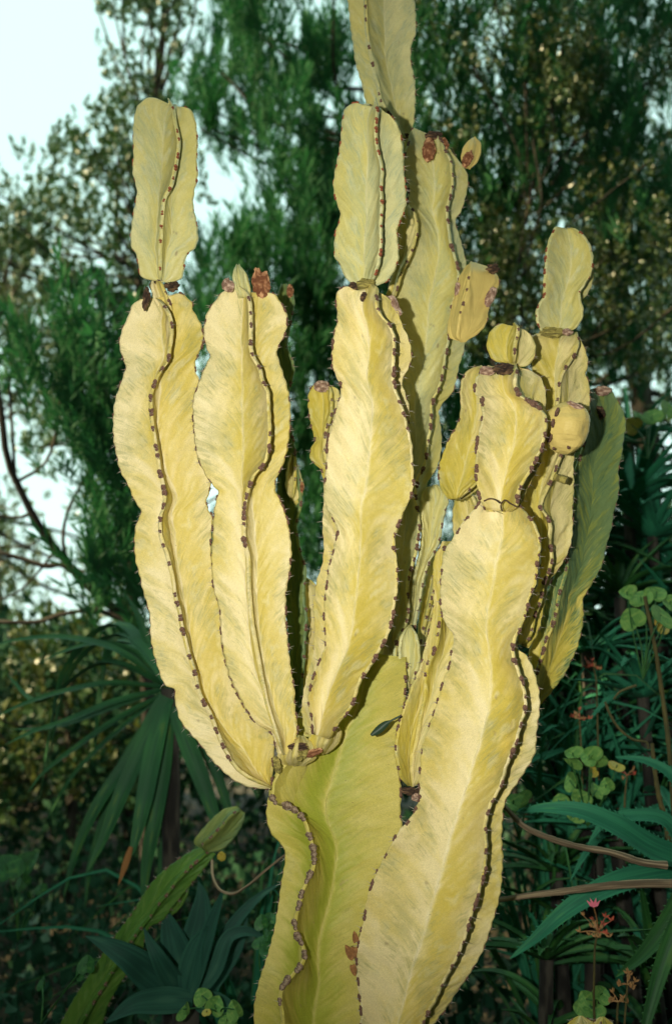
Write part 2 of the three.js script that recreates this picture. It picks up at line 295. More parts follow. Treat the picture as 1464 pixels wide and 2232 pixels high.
// trunk and the great right-hand limb
const trunk = stem({ name: 'trunk', d: [1.76, 1.72, 1.72, 1.72], mat: SK.trunk, sil: [0, 2], f: 0.4, front: 2, th: 0.0036, wave: 0.9, tip: 0.02, ribs: [
  { p: [700, 1440, 660, 1540, 618, 1640, 590, 1722, 582, 1766, 592, 1814, 620, 1848, 623, 1877, 615, 1924, 608, 1977, 594, 2049, 580, 2101, 566, 2144, 557, 2187, 556, 2232, 562, 2400, 600, 2700, 640, 3000, 655, 3290], z: -0.02, ar: 2, size: 0.7 },
  { p: [790, 1400, 760, 1500, 700, 1590, 640, 1650, 604, 1695, 594, 1730, 600, 1748, 618, 1752, 640, 1764, 659, 1781, 673, 1814, 685, 1852, 683, 1891, 668, 1924, 654, 1962, 643, 1996, 647, 2034, 661, 2068, 661, 2096, 640, 2125, 620, 2149, 611, 2178, 616, 2232, 640, 2400, 680, 2700, 690, 3000, 690, 3290], z: [0.03, 0.075, 0.075, 0.06], ar: A, range: [0.17, 1], f: 0.15, th: 0.005, size: 1.45, grey: 1 },
  { p: [884, 1436, 882, 1509, 873, 1568, 864, 1600, 861, 1640, 868, 1690, 872, 1723, 870, 1771, 874, 1814, 850, 1890, 832, 1945, 818, 2010, 806, 2050, 800, 2087, 800, 2140, 808, 2197, 812, 2232, 830, 2450, 840, 2700, 815, 3000, 800, 3290], z: [0.02, 0.03, 0.02, 0.03], ar: A, spines: 1, range: [0, 0.24], size: 1.1 },
  { auto: [0.3, -0.09] }] });
stem({ name: 'limb', d: [1.655, 1.61, 1.615, 1.68], mat: SK.cream, sil: [0, 1], f: 0.10, front: 1, wave: 1.1, tip: 0.03, tipEnd: 0.05, ribs: [
  { p: [1050, 1088, 1031, 1116, 1008, 1142, 986, 1178, 969, 1207, 964, 1247, 962, 1286, 963, 1322, 969, 1352, 992, 1391, 987, 1414, 981, 1450, 972, 1473, 962, 1506, 951, 1545, 938, 1580, 927, 1609, 919, 1656, 917, 1704, 914, 1743, 893, 1786, 869, 1814, 826, 1896, 807, 1944, 793, 2010, 783, 2049, 778, 2087, 781, 2140, 788, 2197, 788, 2232, 800, 2400, 810, 2600], z: [-0.005, 0.0, 0.015, 0.03], ar: A },
  { p: [1124, 1094, 1149, 1122, 1166, 1145, 1174, 1178, 1172, 1220, 1164, 1273, 1149, 1312, 1135, 1365, 1117, 1407, 1118, 1437, 1128, 1463, 1138, 1496, 1143, 1535, 1136, 1575, 1123, 1620, 1110, 1653, 1097, 1686, 1084, 1722, 1071, 1750, 1060, 1781, 1056, 1805, 1060, 1848, 1051, 1905, 1039, 1958, 1022, 2006, 1012, 2044, 989, 2092, 965, 2140, 946, 2187, 922, 2232, 870, 2400, 840, 2600], z: [0.05, 0.058, 0.06, 0.05], ar: A },
  { p: [1118, 1104, 1150, 1145, 1172, 1180, 1172, 1250, 1150, 1320, 1128, 1380, 1125, 1411, 1146, 1430, 1162, 1463, 1171, 1499, 1172, 1535, 1168, 1581, 1165, 1610, 1162, 1640, 1148, 1668, 1127, 1704, 1099, 1742, 1092, 1764, 1092, 1886, 1088, 1935, 1077, 1986, 1060, 2044, 1037, 2096, 998, 2154, 965, 2202, 941, 2240, 890, 2400, 850, 2600], z: -0.008, ar: 2, size: 0.7 },
  { auto: [-0.45, -0.08] }] });
// left pair
stem({ d: [1.76, 1.74, 1.72], mat: SK.cream, sil: [0, 2], f: 0.14, front: 2, tip: 0.03, tipEnd: 0.04, ribs: [
  { p: [306, 652, 290, 665, 282, 689, 270, 713, 263, 738, 263, 754, 270, 779, 277, 798, 268, 829, 260, 853, 251, 887, 249, 928, 253, 976, 263, 1020, 279, 1054, 296, 1088, 311, 1114, 299, 1144, 296, 1179, 298, 1220, 309, 1264, 319, 1301, 328, 1339, 332, 1390, 340, 1431, 350, 1465, 362, 1491, 384, 1503, 383, 1524, 394, 1566, 418, 1599, 439, 1622, 463, 1653, 490, 1681, 514, 1701, 541, 1713, 590, 1719], z: 0.0, ar: 2, size: 0.75 },
  { p: [345, 650, 360, 665, 371, 685, 376, 706, 376, 733, 372, 760, 367, 788, 350, 808, 338, 829, 331, 856, 330, 887, 331, 921, 335, 955, 343, 996, 348, 1023, 355, 1047, 362, 1085, 357, 1105, 349, 1127, 350, 1151, 357, 1182, 366, 1213, 373, 1243, 379, 1271, 386, 1305, 393, 1332, 397, 1360, 405, 1390, 412, 1421, 422, 1455, 432, 1496, 448, 1537, 463, 1571, 477, 1605, 486, 1629, 502, 1657, 522, 1680, 550, 1700, 592, 1717], z: [0.045, 0.055, 0.055, 0.05, 0.04], ar: A, range: [0, 0.92], th: 0.0055 },
  { p: [372, 645, 391, 639, 408, 651, 418, 661, 418, 674, 432, 699, 440, 720, 441, 740, 436, 760, 424, 786, 425, 812, 432, 832, 429, 849, 421, 880, 420, 907, 424, 941, 428, 979, 436, 1010, 455, 1042, 457, 1056, 453, 1078, 448, 1095, 454, 1114, 462, 1128, 461, 1151, 458, 1182, 458, 1209, 461, 1237, 463, 1267, 466, 1291, 476, 1322, 478, 1353, 480, 1380, 483, 1414, 490, 1445, 499, 1476, 517, 1513, 535, 1547, 555, 1571, 576, 1585, 594, 1597, 597, 1625, 594, 1655, 592, 1714], z: 0.0, ar: A },
  { auto: [0.2, -0.06] }] });
stem({ d: [1.80, 1.77, 1.77], mat: SK.pale, sil: [0, 2], f: 0.4, tip: 0.1, tipEnd: 0.15, wave: 0.9, ribs: [
  { p: [362, 250, 356, 225, 340, 214, 322, 215, 304, 230, 296, 258, 293, 295, 293, 335, 291, 375, 300, 415, 298, 440, 290, 480, 289, 535, 301, 556, 305, 585, 310, 604, 334, 612], z: 0, ar: A, red: 1, size: 0.75, spines: 0 },
  { p: [368, 216, 377, 232, 383, 265, 388, 293, 387, 330, 381, 371, 374, 405, 357, 440, 352, 474, 351, 508, 350, 556, 349, 583, 350, 612], z: [0.03, 0.045, 0.045, 0.035, 0.02], ar: A, red: 1, size: 0.75, spines: 0 },
  { p: [382, 240, 396, 233, 412, 238, 424, 262, 428, 293, 427, 358, 430, 378, 422, 419, 419, 443, 427, 487, 430, 521, 424, 540, 407, 556, 401, 576, 394, 606, 372, 616], z: 0, ar: A, red: 1, size: 0.7, spines: 0 },
  { auto: [0.1, -0.045] }] });
stem({ d: [1.79, 1.78], mat: SK.cream, sil: [0, 1], f: 0.5, tip: 0.2, tipEnd: 0.2, wave: 0.6, ribs: [ // the pale wing standing up in the fork
  { p: [334, 604, 330, 620, 336, 650, 350, 680], z: 0.02 }, { p: [338, 603, 352, 618, 362, 640, 380, 690], z: 0.025, ar: 2, size: 0.7 }, { auto: [0, -0.02] }] });
stem({ d: [1.72, 1.68, 1.67], mat: SK.cream, sil: [0, 2], f: 0.14, front: 2, tip: 0.04, tipEnd: 0.03, ribs: [
  { p: [512, 626, 487, 638, 470, 658, 454, 682, 448, 706, 446, 733, 454, 757, 461, 776, 451, 798, 441, 822, 432, 846, 425, 866, 422, 890, 424, 928, 429, 972, 436, 1003, 453, 1037, 470, 1061, 478, 1071, 474, 1088, 470, 1105, 467, 1151, 464, 1190, 464, 1237, 470, 1290, 481, 1330, 486, 1390, 495, 1445, 504, 1476, 522, 1513, 540, 1547, 560, 1575, 594, 1600, 604, 1640], z: 0.0, ar: 2, size: 0.8 },
  { p: [516, 620, 536, 636, 545, 658, 548, 682, 548, 706, 547, 733, 547, 757, 552, 778, 564, 801, 571, 829, 583, 853, 586, 883, 588, 924, 587, 962, 580, 1003, 553, 1040, 537, 1075, 531, 1105, 531, 1138, 533, 1175, 540, 1213, 545, 1300, 556, 1400, 574, 1500, 604, 1600, 618, 1645], z: [0.04, 0.058, 0.06, 0.05, 0.036, 0.03, 0.03], ar: A, range: [0, 0.56], th: 0.0055, f: 0.4 },
  { p: [556, 650, 579, 638, 596, 641, 612, 662, 622, 685, 624, 706, 618, 730, 605, 754, 601, 767, 610, 801, 618, 825, 625, 849, 630, 883, 631, 924, 625, 969, 613, 1017, 600, 1044, 598, 1068, 608, 1088, 617, 1112, 627, 1148, 631, 1175, 634, 1206, 629, 1250, 622, 1288, 620, 1322, 621, 1363, 625, 1394, 627, 1424, 632, 1462, 639, 1503, 641, 1537, 646, 1578, 644, 1605, 636, 1645], z: 0.0, ar: A },
  { auto: [-0.3, -0.06] }] });
// centre column and its younger top
stem({ d: [1.64, 1.62, 1.66], mat: SK.cream, sil: [0, 1], f: 0.10, front: 1, tip: 0.04, tipEnd: 0.05, ribs: [
  { p: [776, 636, 759, 627, 744, 630, 734, 651, 736, 679, 736, 704, 728, 733, 725, 764, 726, 799, 736, 824, 744, 843, 742, 865, 734, 890, 725, 924, 717, 962, 715, 1000, 711, 1041, 708, 1078, 714, 1106, 733, 1139, 736, 1157, 731, 1182, 725, 1210, 718, 1238, 715, 1267, 711, 1295, 709, 1326, 709, 1358, 711, 1389, 711, 1414, 703, 1433, 690, 1462, 678, 1496, 673, 1531, 680, 1565, 681, 1600], z: [0.005, 0.005, 0.01], ar: A },
  { p: [812, 620, 820, 629, 819, 651, 830, 686, 844, 704, 855, 730, 860, 761, 858, 789, 855, 818, 857, 843, 866, 868, 877, 893, 885, 921, 891, 953, 896, 984, 898, 1025, 896, 1059, 888, 1094, 883, 1103, 868, 1138, 857, 1169, 858, 1194, 863, 1223, 865, 1254, 865, 1282, 860, 1311, 855, 1342, 847, 1377, 833, 1405, 817, 1430, 803, 1455, 789, 1480, 773, 1515, 758, 1549, 735, 1578, 716, 1612], z: 0.055, ar: A },
  { p: [826, 636, 840, 645, 862, 672, 876, 711, 888, 736, 894, 761, 893, 786, 880, 814, 872, 830, 882, 862, 890, 890, 888, 930, 880, 1000, 860, 1100, 840, 1190, 845, 1280, 830, 1370, 790, 1450, 740, 1540, 705, 1600], z: -0.012, ar: 2, size: 0.8 },
  { p: [770, 640, 758, 660, 742, 700, 740, 780, 748, 850, 740, 920, 726, 1000, 716, 1060, 707, 1085, 705, 1120, 708, 1150, 708, 1200, 704, 1230, 692, 1270, 686, 1320, 690, 1380, 684, 1430, 668, 1480, 661, 1530, 668, 1600], z: -0.04, ar: 2, size: 0.6 }] });
stem({ d: [1.68, 1.67], mat: SK.pale, sil: [0, 1], f: 0.16, front: 1, tip: 0.09, tipEnd: 0.12, wave: 0.9, ribs: [
  { p: [800, 236, 781, 225, 766, 228, 755, 239, 747, 270, 744, 314, 736, 352, 730, 383, 728, 402, 734, 437, 743, 465, 742, 481, 734, 503, 731, 534, 733, 562, 745, 578, 752, 600, 772, 622], z: 0.005, ar: A, red: 1, size: 0.75, spines: 0 },
  { p: [818, 214, 822, 239, 821, 276, 822, 314, 828, 346, 833, 377, 832, 424, 829, 465, 831, 503, 831, 534, 827, 565, 819, 594, 808, 622], z: 0.042, ar: A, red: 1, size: 0.75, spines: 0, th: 0.005 },
  { p: [834, 244, 848, 250, 858, 262, 868, 283, 872, 302, 876, 339, 878, 377, 882, 408, 881, 446, 871, 477, 862, 503, 865, 534, 866, 565, 857, 591, 841, 613, 815, 626], z: 0.0, ar: 2, size: 0.8 },
  { auto: [-0.3, -0.05] }] });
// tall stem behind, out of the top of the frame
stem({ d: [2.04, 1.98, 1.96], mat: SK.pale, sil: [0, 2], f: 0.45, tip: 0.02, tipEnd: 0.04, ribs: [
  { p: [752, -520, 742, -400, 748, -250, 752, -120, 759, 0, 766, 63, 775, 126, 788, 176, 797, 214, 806, 250, 850, 310, 872, 330], z: 0.0 },
  { p: [800, -520, 782, -400, 786, -250, 788, -120, 794, 0, 800, 75, 806, 110, 813, 141, 818, 166, 824, 182, 829, 207, 838, 236, 860, 267, 880, 300, 882, 330], z: 0.045, ar: A, size: 0.75, range: [0.5, 1], spines: 0, th: 0.0035 },
  { p: [856, -520, 898, -400, 906, -250, 898, -120, 901, 0, 903, 78, 894, 97, 893, 126, 898, 157, 903, 188, 902, 239, 898, 276, 891, 298, 885, 330], z: 0.0, ar: 2, size: 0.8 },
  { auto: [0.1, -0.05] }] });
// broad stem behind the centre column
stem({ d: [1.94, 1.90, 1.86, 1.78], mat: SK.pale, sil: [0, 1], f: 0.2, front: 1, tip: 0.05, ribs: [
  { p: [914, 290, 904, 279, 895, 289, 890, 314, 882, 339, 880, 377, 888, 399, 891, 424, 889, 443, 901, 462, 909, 484, 910, 503, 904, 534, 891, 559, 876, 584, 866, 616, 860, 642, 856, 700, 852, 760, 846, 830, 852, 900, 862, 980, 856, 1060, 846, 1140, 842, 1220, 838, 1320, 832, 1400, 826, 1480, 830, 1540], z: 0.03, ar: A, range: [0, 0.3], size: 0.9, spines: 0 },
  { p: [944, 290, 956, 300, 967, 325, 981, 349, 984, 374, 986, 396, 981, 424, 973, 455, 976, 487, 981, 518, 987, 547, 995, 578, 999, 610, 992, 645, 984, 664, 981, 701, 976, 748, 970, 780, 962, 821, 954, 849, 942, 877, 940, 902, 937, 937, 932, 971, 926, 1012, 913, 1041, 907, 1078, 910, 1110, 913, 1145, 907, 1194, 899, 1226, 891, 1251, 887, 1276, 887, 1304, 888, 1326, 884, 1355, 876, 1372, 866, 1392, 861, 1418, 863, 1449, 872, 1480, 882, 1512, 876, 1540], z: 0.035, ar: A },
  { p: [960, 300, 985, 335, 1005, 360, 1014, 378, 1016, 402, 1008, 440, 1001, 462, 989, 481, 998, 515, 1007, 550, 1013, 581, 1016, 640, 1012, 700, 1010, 740, 1004, 774, 998, 796, 990, 827, 979, 858, 964, 877, 954, 896, 957, 921, 959, 953, 956, 993, 946, 1025, 928, 1056, 912, 1120, 904, 1200, 896, 1300, 886, 1400, 882, 1540], z: -0.035, ar: 2, size: 0.9, range: [0, 0.75] },
  { auto: [-0.4, -0.05] }] });
stem({ d: [1.86, 1.84], mat: SK.yellow, sil: [0, 1], f: 0.55, tip: 0.12, tipEnd: 0.1, wave: 0.8, ribs: [ // slim wing beside the young top
  { p: [886, 446, 872, 474, 864, 505, 868, 540, 862, 585, 842, 642], z: 0.01 }, { p: [889, 446, 902, 462, 909, 485, 908, 506, 891, 558, 876, 590, 860, 650], z: 0.025, ar: 2, size: 0.6, spines: 0 }, { auto: [0, -0.02] }] });
// short stems between
stem({ d: [1.88, 1.85], mat: SK.pale, sil: [0, 1], f: 0.55, tip: 0.15, wave: 1.2, ribs: [
  { p: [936, 1058, 922, 1072, 918, 1113, 918, 1160, 912, 1210, 900, 1270, 892, 1340, 888, 1420, 884, 1500], z: 0.02, ar: 0 },
  { p: [950, 1056, 968, 1068, 976, 1086, 968, 1112, 961, 1135, 956, 1176, 947, 1205, 930, 1235, 921, 1260, 916, 1300, 907, 1345, 898, 1420, 890, 1500], z: 0.02, ar: A, size: 0.7 },
  { auto: [0.1, -0.045] }] });
stem({ d: [2.0, 1.9], mat: SK.yellow, sil: [0, 1], f: 0.5, tip: 0.08, ribs: [ // narrow one further right
  { p: [950, 1200, 936, 1230, 926, 1270, 918, 1310, 912, 1380, 900, 1480], z: 0.01 },
  { p: [956, 1196, 954, 1230, 948, 1270, 936, 1310, 922, 1370, 906, 1480], z: 0.03, ar: A, size: 0.7 },
  { p: [960, 1200, 958, 1240, 952, 1290, 940, 1340, 925, 1400, 908, 1480], z: 0.0 }, { auto: [0, -0.03] }] });
stem({ d: [1.79, 1.77], mat: SK.pale, sil: [0, 1], f: 0.6, tip: 0.2, tipEnd: 0.2, ribs: [
  { p: [890, 1362, 878, 1380, 871, 1411, 873, 1449, 882, 1478, 890, 1506], z: 0.022 }, { p: [893, 1362, 904, 1378, 912, 1398, 914, 1425, 912, 1448, 900, 1480, 892, 1506], z: 0.022, ar: 2, size: 0.7 }, { auto: [0, -0.03] }] });
stem({ d: [1.78, 1.74, 1.70], mat: SK.yellow, sil: [0, 2], f: 0.5, tip: 0.06, tipEnd: 0.08, wave: 0.8, ribs: [ // wedge between trunk and limb
  { p: [966, 1180, 948, 1215, 944, 1260, 946, 1320, 934, 1380, 922, 1430, 912, 1465, 898, 1500, 884, 1536, 873, 1568, 864, 1600, 861, 1640, 867, 1668, 875, 1696, 888, 1712], z: [0.0, 0.0, 0.03, 0.03], ar: A, size: 0.65 },
  { p: [970, 1180, 966, 1230, 962, 1285, 962, 1330, 956, 1367, 950, 1399, 943, 1427, 932, 1449, 926, 1500, 916, 1560, 906, 1620, 898, 1670, 897, 1714], z: [0.03, 0.03, 0.02, 0.01], ar: A, size: 0.85, range: [0, 0.55] },
  { p: [1000, 1180, 1000, 1250, 1000, 1330, 1002, 1395, 990, 1450, 975, 1505, 960, 1550, 940, 1600, 928, 1650, 922, 1690, 906, 1712], z: [0, 0.0, 0.02, 0.02] },
  { auto: [0, -0.05] }] });
// small stems left of the centre column
stem({ d: [1.88, 1.84], mat: SK.yellow, sil: [0, 1], f: 0.5, tip: 0.08, wave: 1.2, ribs: [
  { p: [692, 834, 679, 846, 674, 862, 673, 884, 677, 915, 683, 940, 688, 958, 677, 985, 680, 1003, 699, 1023, 708, 1060, 712, 1110, 716, 1180], z: 0.01, ar: A, size: 0.75 },
  { p: [712, 833, 720, 842, 723, 870, 723, 896, 717, 916, 710, 936, 706, 965, 712, 1000, 722, 1060, 730, 1110, 735, 1180], z: 0.03, ar: A, size: 0.75 },
  { p: [716, 838, 735, 850, 745, 890, 745, 930, 735, 970, 740, 1020, 750, 1110, 750, 1180], z: 0.0 }, { auto: [0, -0.035] }] });
stem({ d: [2.02, 1.98, 1.92], mat: SK.yellow, sil: [0, 2], f: 0.5, tip: 0.05, ribs: [
  { p: [655, 1250, 648, 1290, 640, 1340, 634, 1400, 636, 1470, 645, 1540, 652, 1620], z: 0.0, ar: 2, size: 0.7 },
  { p: [662, 1255, 660, 1300, 672, 1380, 668, 1395, 658, 1440, 655, 1470, 657, 1540, 664, 1620], z: 0.03, ar: A, size: 0.65 },
  { p: [666, 1256, 684, 1272, 694, 1286, 696, 1335, 690, 1400, 684, 1470, 680, 1540, 678, 1620], z: 0.02 },
  { auto: [0.1, -0.04] }] });
stem({ d: [1.98, 1.92], mat: SK.green, sil: [0, 1], f: 0.5, tip: 0.03, wave: 1.2, ribs: [
  { p: [612, 620, 606, 650, 600, 720, 596, 800, 598, 900, 600, 980, 606, 1080, 612, 1180, 620, 1280, 630, 1400, 640, 1560], z: 0.02 },
  { p: [626, 620, 640, 652, 634, 700, 622, 752, 637, 791, 634, 830, 626, 880, 632, 930, 642, 976, 646, 1020, 655, 1050, 654, 1112, 645, 1150, 652, 1190, 664, 1243, 660, 1290, 668, 1350, 664, 1420, 655, 1560], z: 0.02, ar: A, size: 0.8 },
  { p: [630, 625, 620, 700, 618, 800, 620, 900, 630, 1000, 640, 1100, 645, 1200, 645, 1300, 645, 1400, 645, 1560], z: -0.02 }, { auto: [-0.3, -0.04] }] });
stem({ d: [1.95, 1.93], mat: SK.yellow, sil: [0, 1], f: 0.5, tip: 0.08, tipEnd: 0.15, wave: 1, ribs: [ // slim lit wing behind the gap
  { p: [636, 985, 628, 1010, 624, 1040, 626, 1072, 634, 1088], z: 0.015 }, { p: [641, 980, 644, 1010, 644, 1040, 640, 1075, 636, 1090], z: 0.02, ar: A, size: 0.7 }, { p: [654, 1040, 662, 1056, 658, 1076, 654, 1094, 645, 1100], z: 0 }, { auto: [0, -0.02] }] });
// right-hand group
stem({ d: [1.74, 1.73], mat: SK.yellow, sil: [0, 2], f: 0.5, tip: 0.12, tipEnd: 0.2, wave: 0.8, ribs: [
  { p: [1108, 716, 1098, 706, 1084, 709, 1070, 724, 1063, 745, 1066, 768, 1080, 787, 1104, 792], z: 0.005, ar: A, size: 0.7, spines: 0 },
  { p: [1122, 704, 1130, 712, 1129, 728, 1123, 748, 1120, 771, 1118, 796], z: 0.04, ar: A, size: 0.75, spines: 0, th: 0.006 },
  { p: [1130, 716, 1142, 719, 1156, 733, 1164, 752, 1162, 778, 1149, 796, 1132, 800], z: 0.005, ar: 2, size: 0.75 },
  { auto: [0, -0.035] }] });
stem({ d: [1.70, 1.66, 1.655], mat: SK.cream, sil: [0, 1], f: 0.22, front: 1, tip: 0.07, tipEnd: 0.06, ribs: [
  { p: [1060, 800, 1041, 820, 1036, 842, 1038, 860, 1051, 868, 1054, 886, 1053, 909, 1046, 945, 1041, 981, 1038, 1014, 1038, 1040, 1043, 1063, 1048, 1089, 1060, 1112], z: 0.02, ar: A, size: 1.15, th: 0.0055 },
  { p: [1124, 796, 1129, 806, 1125, 827, 1130, 856, 1149, 873, 1168, 886, 1182, 902, 1186, 925, 1182, 961, 1176, 984, 1162, 1007, 1149, 1037, 1136, 1060, 1126, 1083, 1124, 1102, 1112, 1116], z: 0.06, ar: A, size: 1.15, th: 0.0055 },
  { p: [1134, 802, 1150, 806, 1176, 824, 1185, 850, 1183, 890, 1190, 930, 1186, 970, 1172, 1010, 1150, 1060, 1130, 1100, 1112, 1120], z: -0.02, ar: 2, size: 0.8 },
  { auto: [-0.5, -0.05] }] });
stem({ d: [1.86, 1.82, 1.80], mat: SK.yellow, sil: [0, 1], f: 0.4, tip: 0.06, tipEnd: 0.08, ribs: [
  { p: [1046, 798, 1032, 800, 1012, 820, 1005, 850, 1007, 886, 1000, 922, 982, 952, 966, 988, 958, 1024, 962, 1060, 976, 1086, 990, 1090], z: 0.02, ar: 2, size: 0.7 },
  { p: [1056, 800, 1064, 830, 1062, 880, 1056, 940, 1054, 1000, 1046, 1040, 1030, 1060, 1010, 1080, 996, 1090], z: 0.04, ar: A, size: 0.7 },
  { p: [1070, 810, 1080, 850, 1080, 920, 1070, 1000, 1050, 1050, 1010, 1090], z: -0.02 }, { auto: [-0.2, -0.03] }] });
stem({ d: [1.90, 1.86], mat: SK.yellow, sil: [0, 1], f: 0.55, tip: 0.08, ribs: [ // lit face seen in the gap under it
  { p: [992, 1084, 988, 1110, 990, 1150, 998, 1200, 1000, 1300], z: 0.02 }, { p: [1010, 1066, 1032, 1090, 1040, 1130, 1040, 1200, 1030, 1300], z: 0.03 }, { p: [1040, 1050, 1060, 1090, 1070, 1150, 1060, 1300], z: -0.02 }, { auto: [0, -0.03] }] });
stem({ d: [1.88, 1.86], mat: SK.pale, sil: [0, 1], f: 0.42, tip: 0.12, tipEnd: 0.14, wave: 1.1, ribs: [
  { p: [1226, 500, 1214, 494, 1205, 509, 1195, 535, 1189, 565, 1186, 607, 1184, 647, 1172, 666, 1168, 686, 1172, 706, 1180, 722, 1196, 728], z: 0.03, ar: A, red: 1, size: 0.7, spines: 0 },
  { p: [1236, 498, 1252, 498, 1274, 518, 1286, 542, 1289, 568, 1284, 597, 1268, 624, 1259, 640, 1263, 660, 1267, 680, 1262, 699, 1250, 716, 1232, 727], z: 0.03, ar: A, red: 1, size: 0.7, spines: 0 },
  { p: [1246, 506, 1270, 530, 1286, 556, 1291, 580, 1287, 614, 1277, 640, 1264, 658, 1262, 690, 1240, 724], z: -0.03, ar: 2, red: 1, size: 0.7 },
  { auto: [-0.4, -0.045] }] });
stem({ d: [1.86, 1.82, 1.76], mat: SK.yellow, sil: [0, 2], f: 0.45, tip: 0.04, tipEnd: 0.04, ribs: [
  { p: [1186, 726, 1164, 730, 1158, 760, 1160, 800, 1170, 850, 1170, 900, 1160, 960, 1150, 1010, 1140, 1060, 1136, 1120, 1136, 1180, 1130, 1260, 1124, 1340, 1118, 1404], z: 0.02 },
  { p: [1256, 722, 1259, 745, 1254, 770, 1237, 797, 1226, 815, 1220, 835, 1217, 860, 1212, 880, 1212, 920, 1220, 960, 1222, 990, 1215, 1014, 1205, 1040, 1192, 1066, 1183, 1088, 1179, 1106, 1192, 1126, 1200, 1149, 1199, 1181, 1202, 1214, 1195, 1250, 1182, 1280, 1169, 1329, 1156, 1378, 1142, 1406], z: [0.035, 0.05, 0.06, 0.05], ar: A, th: 0.005 },
  { p: [1262, 740, 1274, 768, 1278, 795, 1273, 814, 1281, 837, 1283, 863, 1281, 902, 1270, 950, 1250, 985, 1246, 1024, 1248, 1056, 1247, 1090, 1245, 1116, 1238, 1191, 1214, 1240, 1196, 1266, 1180, 1330, 1165, 1390, 1150, 1410], z: 0.0, ar: 2, size: 0.8 },
  { auto: [0, -0.05] }] });
// stem at the right: green above, turning yellow below
stem({ d: [2.02, 1.96, 1.90, 1.88], mat: SK.greenOverYellow, off: 1, sil: [0, 1], f: 0.5, tip: 0.05, tipEnd: 0.06, ribs: [
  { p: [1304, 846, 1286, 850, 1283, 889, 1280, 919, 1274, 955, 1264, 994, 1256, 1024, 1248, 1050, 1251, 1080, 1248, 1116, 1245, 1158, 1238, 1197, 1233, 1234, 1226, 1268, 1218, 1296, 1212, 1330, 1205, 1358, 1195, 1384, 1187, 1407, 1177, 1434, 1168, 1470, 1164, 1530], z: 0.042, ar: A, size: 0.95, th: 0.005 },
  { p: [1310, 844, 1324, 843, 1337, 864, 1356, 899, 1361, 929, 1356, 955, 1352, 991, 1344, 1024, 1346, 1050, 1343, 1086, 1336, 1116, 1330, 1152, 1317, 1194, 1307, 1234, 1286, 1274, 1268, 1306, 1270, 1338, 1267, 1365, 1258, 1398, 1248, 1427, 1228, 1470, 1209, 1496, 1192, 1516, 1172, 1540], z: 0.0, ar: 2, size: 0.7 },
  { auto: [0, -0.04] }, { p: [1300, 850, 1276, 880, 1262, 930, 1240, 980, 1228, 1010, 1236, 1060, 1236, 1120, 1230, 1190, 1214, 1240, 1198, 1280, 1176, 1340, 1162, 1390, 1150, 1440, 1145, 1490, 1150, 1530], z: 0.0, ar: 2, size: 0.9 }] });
// buds and young shoots
const budA = stem({ name: 'bud', d: [1.86, 1.80], mat: SK.smooth, sil: [0, 2], f: 0.98, tip: 0.1, tipEnd: 0.35, wave: 0.8, th: 0.003, ribs: [
  { p: [1018, 578, 1006, 596, 992, 640, 983, 680, 977, 715, 980, 735, 996, 743], z: 0.0 },
  { p: [1026, 572, 1022, 600, 1014, 640, 1004, 680, 996, 715, 994, 735, 1002, 744], z: 0.035, ar: A, size: 0.75, spines: 0, range: [0.2, 0.85] },
  { p: [1066, 584, 1084, 606, 1076, 648, 1062, 674, 1058, 700, 1040, 726, 1014, 744], z: 0.0, ar: 2, size: 0.7, spines: 0 }, { auto: [0, -0.035] }] });
const budB = stem({ name: 'bud', d: [1.96, 1.94], mat: SK.smooth, sil: [0, 2], f: 0.8, tip: 0.2, tipEnd: 0.3, wave: 0.5, th: 0.0025, ribs: [
  { p: [1026, 302, 1014, 316, 1008, 334, 1006, 350, 1014, 366], z: 0.0 }, { p: [1030, 300, 1028, 320, 1022, 340, 1018, 366], z: 0.016 }, { p: [1034, 298, 1045, 312, 1044, 336, 1036, 356, 1022, 368], z: 0.0 }, { auto: [0, -0.018] }] });
const budC = lump('bud', cactus, 1234, 932, 1.685, 118, 128, SK.smooth, { rough: 0.16, freq: 1.3, deep: 52, turn: -0.2 });
for (const [x, y, w, h, a] of [[1213, 898, 9, 24, -0.3], [1204, 922, 9, 22, -0.15], [1197, 956, 11, 22, -0.4], [1206, 978, 8, 8, 0], [1238, 975, 7, 9, 0.6]]) lump('areole', budC, x, y, 1.645 + 0.012 * Math.abs(x - 1222) / 20, w, h, M.areole, { turn: a, deep: 5 });
const knob = stem({ name: 'knob', d: [1.69, 1.69], mat: SK.yellow, sil: [0, 2], f: 0.9, tip: 0.25, tipEnd: 0.3, wave: 0.4, ribs: [
  { p: [640, 1606, 620, 1620, 608, 1640, 606, 1656, 618, 1668], z: 0.0 }, { p: [650, 1604, 646, 1620, 642, 1640, 640, 1656, 640, 1670], z: 0.04 }, { p: [664, 1606, 680, 1620, 688, 1640, 684, 1656, 664, 1668], z: 0.0 }, { auto: [0, -0.03] }] });
const knobB = stem({ name: 'knob', d: [1.69, 1.70], mat: SK.yellow, sil: [0, 2], f: 0.9, tip: 0.25, tipEnd: 0.3, wave: 0.4, ribs: [
  { p: [712, 1578, 690, 1592, 674, 1612, 676, 1630, 694, 1642], z: 0.0 }, { p: [722, 1576, 716, 1592, 712, 1612, 706, 1630, 704, 1644], z: 0.03 }, { p: [732, 1578, 742, 1592, 740, 1612, 728, 1630, 712, 1642], z: 0.0 }, { auto: [0, -0.02] }] });
